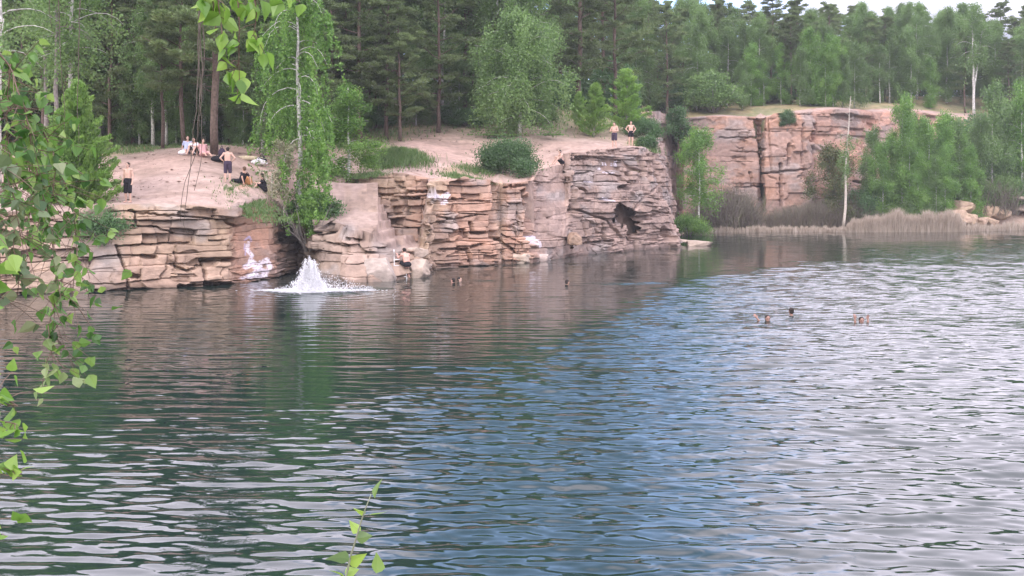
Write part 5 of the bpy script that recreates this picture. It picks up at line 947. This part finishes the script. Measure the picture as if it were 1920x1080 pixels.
def branch(paths, label, seed, mat, dens=1.0, lsize=.05, name="hanging_branch", cat="branch", twm=None, spread=.05, r=.0025, group=None, drop_=.8, side=3):
    """paths: lists of (px, py, Y) way points; leaves every few cm on short side twigs"""
    rng = np.random.RandomState(seed); tw = MB(); it = []; P0 = [P3(*q) for q in paths[0]]; o = empty(name, tuple(P0[0])); off = P0[0]
    for path in paths:
        K = np.array([P3(*q) for q in path]) - off; sl = np.concatenate([[0], np.cumsum(np.linalg.norm(np.diff(K, axis=0), axis=1))]); n = max(6, int(sl[-1] / .035)); s_ = np.linspace(0, sl[-1], n); C = np.stack([np.interp(s_, sl, K[:, k]) for k in range(3)], -1)
        wv = np.cumsum(rng.normal(0, .0022, (n, 3)), 0); wv -= wv[:1]; C = C + wv; tw.tube(C, list(np.linspace(r, r * .35, n)), 5)
        if dens <= 0: continue
        for i in range(1, n):
            for _ in range(rng.poisson(dens)):
                if rng.rand() < .55:
                    d = rng.normal(0, 1, 3) * np.array([1, .8, .5]); d[2] -= drop_ * .6; d /= np.linalg.norm(d); l_ = spread * (.4 + 1.2 * rng.rand()); e_ = C[i] + d * l_; tw.tube([C[i], (C[i] + e_) / 2 + np.array([0, 0, .004]), e_], [r * .5, r * .4, r * .3], 3, False); k_ = rng.randint(1, side)
                else: e_ = C[i]; k_ = 1
                for q in range(k_): dd = rng.normal(0, .6, 3); dd[2] -= drop_; it.append((e_ + rng.normal(0, .006, 3), dd, lsize * (.65 + .6 * rng.rand())))
    tw.build("twig", twm or M_TW, o, True)
    if it: leafobj("leaves", it, mat, o, rng)
    return tag(o, label, cat, group)
branch([[(-40, 60, 3.0), (20, 120, 3.0), (45, 200, 2.9), (75, 330, 2.9), (100, 430, 2.9), (108, 520, 2.9), (104, 600, 2.9), (103, 655, 2.9)], [(20, 120, 3.0), (12, 250, 3.0), (22, 400, 3.0)], [(45, 200, 2.9), (75, 230, 2.95), (110, 300, 3.0), (95, 420, 3.0)]],
       "longest drooping birch branch with medium green leaves at the left edge", 1, M_LEAF, 7.0, .034, spread=.12)
branch([[(-30, 150, 3.2), (40, 230, 3.2), (110, 300, 3.25), (140, 380, 3.25), (150, 470, 3.25), (140, 560, 3.25)], [(40, 230, 3.2), (60, 340, 3.2), (50, 450, 3.2)]],
       "leafy birch branch hanging in front of the young conifer", 2, M_LEAF, 6.2, .033, spread=.11)
branch([[(-60, 220, 2.6), (5, 300, 2.6), (35, 380, 2.6), (30, 470, 2.6), (40, 520, 2.6)], [(-30, 300, 2.6), (-5, 420, 2.6), (0, 560, 2.6)]],
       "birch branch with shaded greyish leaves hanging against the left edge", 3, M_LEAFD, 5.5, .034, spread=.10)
branch([[(90, 610, 2.9), (96, 660, 2.9), (110, 700, 2.9), (122, 722, 2.9)], [(96, 660, 2.9), (84, 700, 2.9), (80, 748, 2.9)], [(100, 668, 2.9), (125, 690, 2.9), (140, 700, 2.9)]],
       "lowest tip of the hanging birch curtain with sparse pale leaves over the water", 4, leafmat("pale tip leaves", [(.14, .24, .07), (.22, .32, .12), (.34, .42, .2)], .4, 0), .8, .034, spread=.03, r=.0018)
branch([[(400, -60, 2.6), (412, 10, 2.6), (420, 60, 2.6), (430, 130, 2.6)], [(440, -60, 2.6), (452, 20, 2.6), (452, 90, 2.6), (455, 145, 2.6)], [(470, -50, 2.6), (478, 10, 2.6), (476, 70, 2.6)], [(395, -40, 2.6), (403, 60, 2.6)]],
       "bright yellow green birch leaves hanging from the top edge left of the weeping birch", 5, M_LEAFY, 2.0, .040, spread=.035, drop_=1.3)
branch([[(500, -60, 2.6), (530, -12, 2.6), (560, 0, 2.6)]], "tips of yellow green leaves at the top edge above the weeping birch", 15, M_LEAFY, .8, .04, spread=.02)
branch([[(-60, 700, 1.9), (-10, 740, 1.9), (34, 768, 1.9)], [(-60, 800, 1.9), (-10, 790, 1.9), (25, 795, 1.9)], [(-60, 900, 1.9), (-15, 870, 1.9), (30, 884, 1.9)], [(-60, 660, 2.0), (-25, 560, 2.0), (-15, 440, 2.0)], [(-60, 900, 2.0), (-30, 830, 2.0), (-20, 700, 2.0)], [(-60, 1000, 2.0), (-20, 930, 2.0), (-5, 1000, 2.0)]],
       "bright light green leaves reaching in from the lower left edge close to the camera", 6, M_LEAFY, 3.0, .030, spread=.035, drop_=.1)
sap = branch([[(628, 1180, 2.7), (640, 1110, 2.7), (652, 1060, 2.7), (672, 1000, 2.7), (684, 960, 2.7), (700, 930, 2.7)]], "thin upright shoot with few leaves standing up at the bottom edge left of centre", 7, M_LEAFY, 0, .04, name="sapling", cat="sapling", twm=M_TWG, r=.004)
rng = np.random.RandomState(70); off = P3(628, 1180, 2.7); it = []
for (px, py, dx, dy, s_) in [(703, 935, .3, 1.2, .05), (692, 965, 1.0, -.1, .044), (686, 960, -1, .2, .034), (676, 995, -.9, .5, .036), (668, 1010, 1, .1, .04), (655, 1050, -1.0, .4, .05), (652, 1055, 1, .35, .05), (646, 1075, .9, .2, .036), (648, 1085, -.8, .6, .045), (705, 1075, .1, .9, .05), (640, 1085, 1, -.2, .04)]:
    it.append((P3(px, py, 2.7) - off, np.array([dx, .2, dy]), s_))
leafobj("leaves", it, leafmat("shoot leaves", [(.12, .20, .09), (.20, .32, .08), (.30, .46, .08)], .4, 0), sap, rng)
branch([[(372, -60, 4.0), (375, 80, 4.0), (370, 200, 4.0), (364, 290, 4.0), (352, 400, 4.0), (350, 440, 4.0), (356, 448, 4.0)], [(380, -60, 4.0), (378, 120, 4.0), (366, 280, 4.0), (345, 330, 4.0), (338, 402, 4.0)], [(366, -60, 4.0), (372, 90, 4.0), (374, 220, 4.0), (372, 300, 4.0), (362, 355, 4.0)], [(385, -60, 4.1), (381, 60, 4.1), (384, 160, 4.1), (378, 260, 4.1)]],
       "bundle of thin bare twigs hanging straight down before the picnic clearing", 8, M_LEAF, 0, name="hanging_twig", cat="twig", r=.0026, twm=M_TWG2)
branch([[(112, -60, 4.0), (112, 100, 4.0), (118, 200, 4.0), (118, 250, 4.0)], [(155, -60, 4.0), (150, 60, 4.0), (146, 200, 4.0), (145, 300, 4.0)], [(100, -60, 4.2), (92, 20, 4.2), (98, 60, 4.2)]],
       "few thin bare twigs hanging before the wood above the young conifer", 9, M_LEAF, 0, name="hanging_twig", cat="twig", r=.0022, twm=M_TWG2)

# stones, clods and needle litter lying on the dirt
rng = np.random.RandomState(61); n = 9000; PX = rng.uniform(-60, 1240, n); YY = rng.uniform(46.5, 84, n); XX = X_(PX, YY); ok = inside(XX, YY) & (rng.rand(n) < .25 + .9 * fbm(XX * .5, YY * .5, 77)); XX = XX[ok]; YY = YY[ok]
ZZ_ = gz(XX, YY) - .02; n = len(XX); rr = .018 + .07 * rng.rand(n) ** 5; V = np.stack([XX, YY, ZZ_], -1)[:, None] + OCT[None] * (rr[:, None, None] * np.array([1.4, 1.0, .6])) * (.7 + .6 * rng.rand(n, 6, 1)); cc = np.where(rng.rand(n, 1) < .6, np.array([[.20, .14, .11]]), np.array([[.36, .28, .24]])); cc = np.repeat(np.concatenate([cc, np.ones((n, 1))], 1), 6, 0)
tag(meshnp("pebbles", V.reshape(-1, 3), (OF[None] + 6 * np.arange(n)[:, None, None]).reshape(-1, 3), M_ROCK, attrs={'col': ('FLOAT_COLOR', cc)}), "small stones, clods and needle litter on the dirt", "pebbles", kind="stuff")

# ------------------------------------------------------------------ the air between here and the wood
hb = MB(); hb.box((50, 215, 15.0), (930, 840, 40.0)); hz = hb.build("haze", None); m, nt, o_ = newmat("haze")
pv = node(nt, "ShaderNodeVolumePrincipled"); pv.inputs['Color'].default_value = (.88, .93, 1, 1); pv.inputs['Density'].default_value = .0004; pv.inputs['Anisotropy'].default_value = 0.0
nt.links.new(pv.outputs[0], o_.inputs['Volume']); hz.data.materials.append(m); tag(hz, "faint pale haze in the air", "haze", kind="stuff")

# ------------------------------------------------------------------ labels: tell equal neighbours apart
from collections import defaultdict
dd_ = defaultdict(list)
for o in scene.objects:
    if o.parent is None and o.get('label'): dd_[o['label']].append(o)
for lab_, os_ in dd_.items():
    if len(os_) > 1:
        os_.sort(key=lambda o: o.location.x / o.location.y)
        for i, o in enumerate(os_): o['label'] = lab_ + ", " + (["left one", "right one"] if len(os_) == 2 else ["left one", "middle one", "right one"] if len(os_) == 3 else ORD)[i]
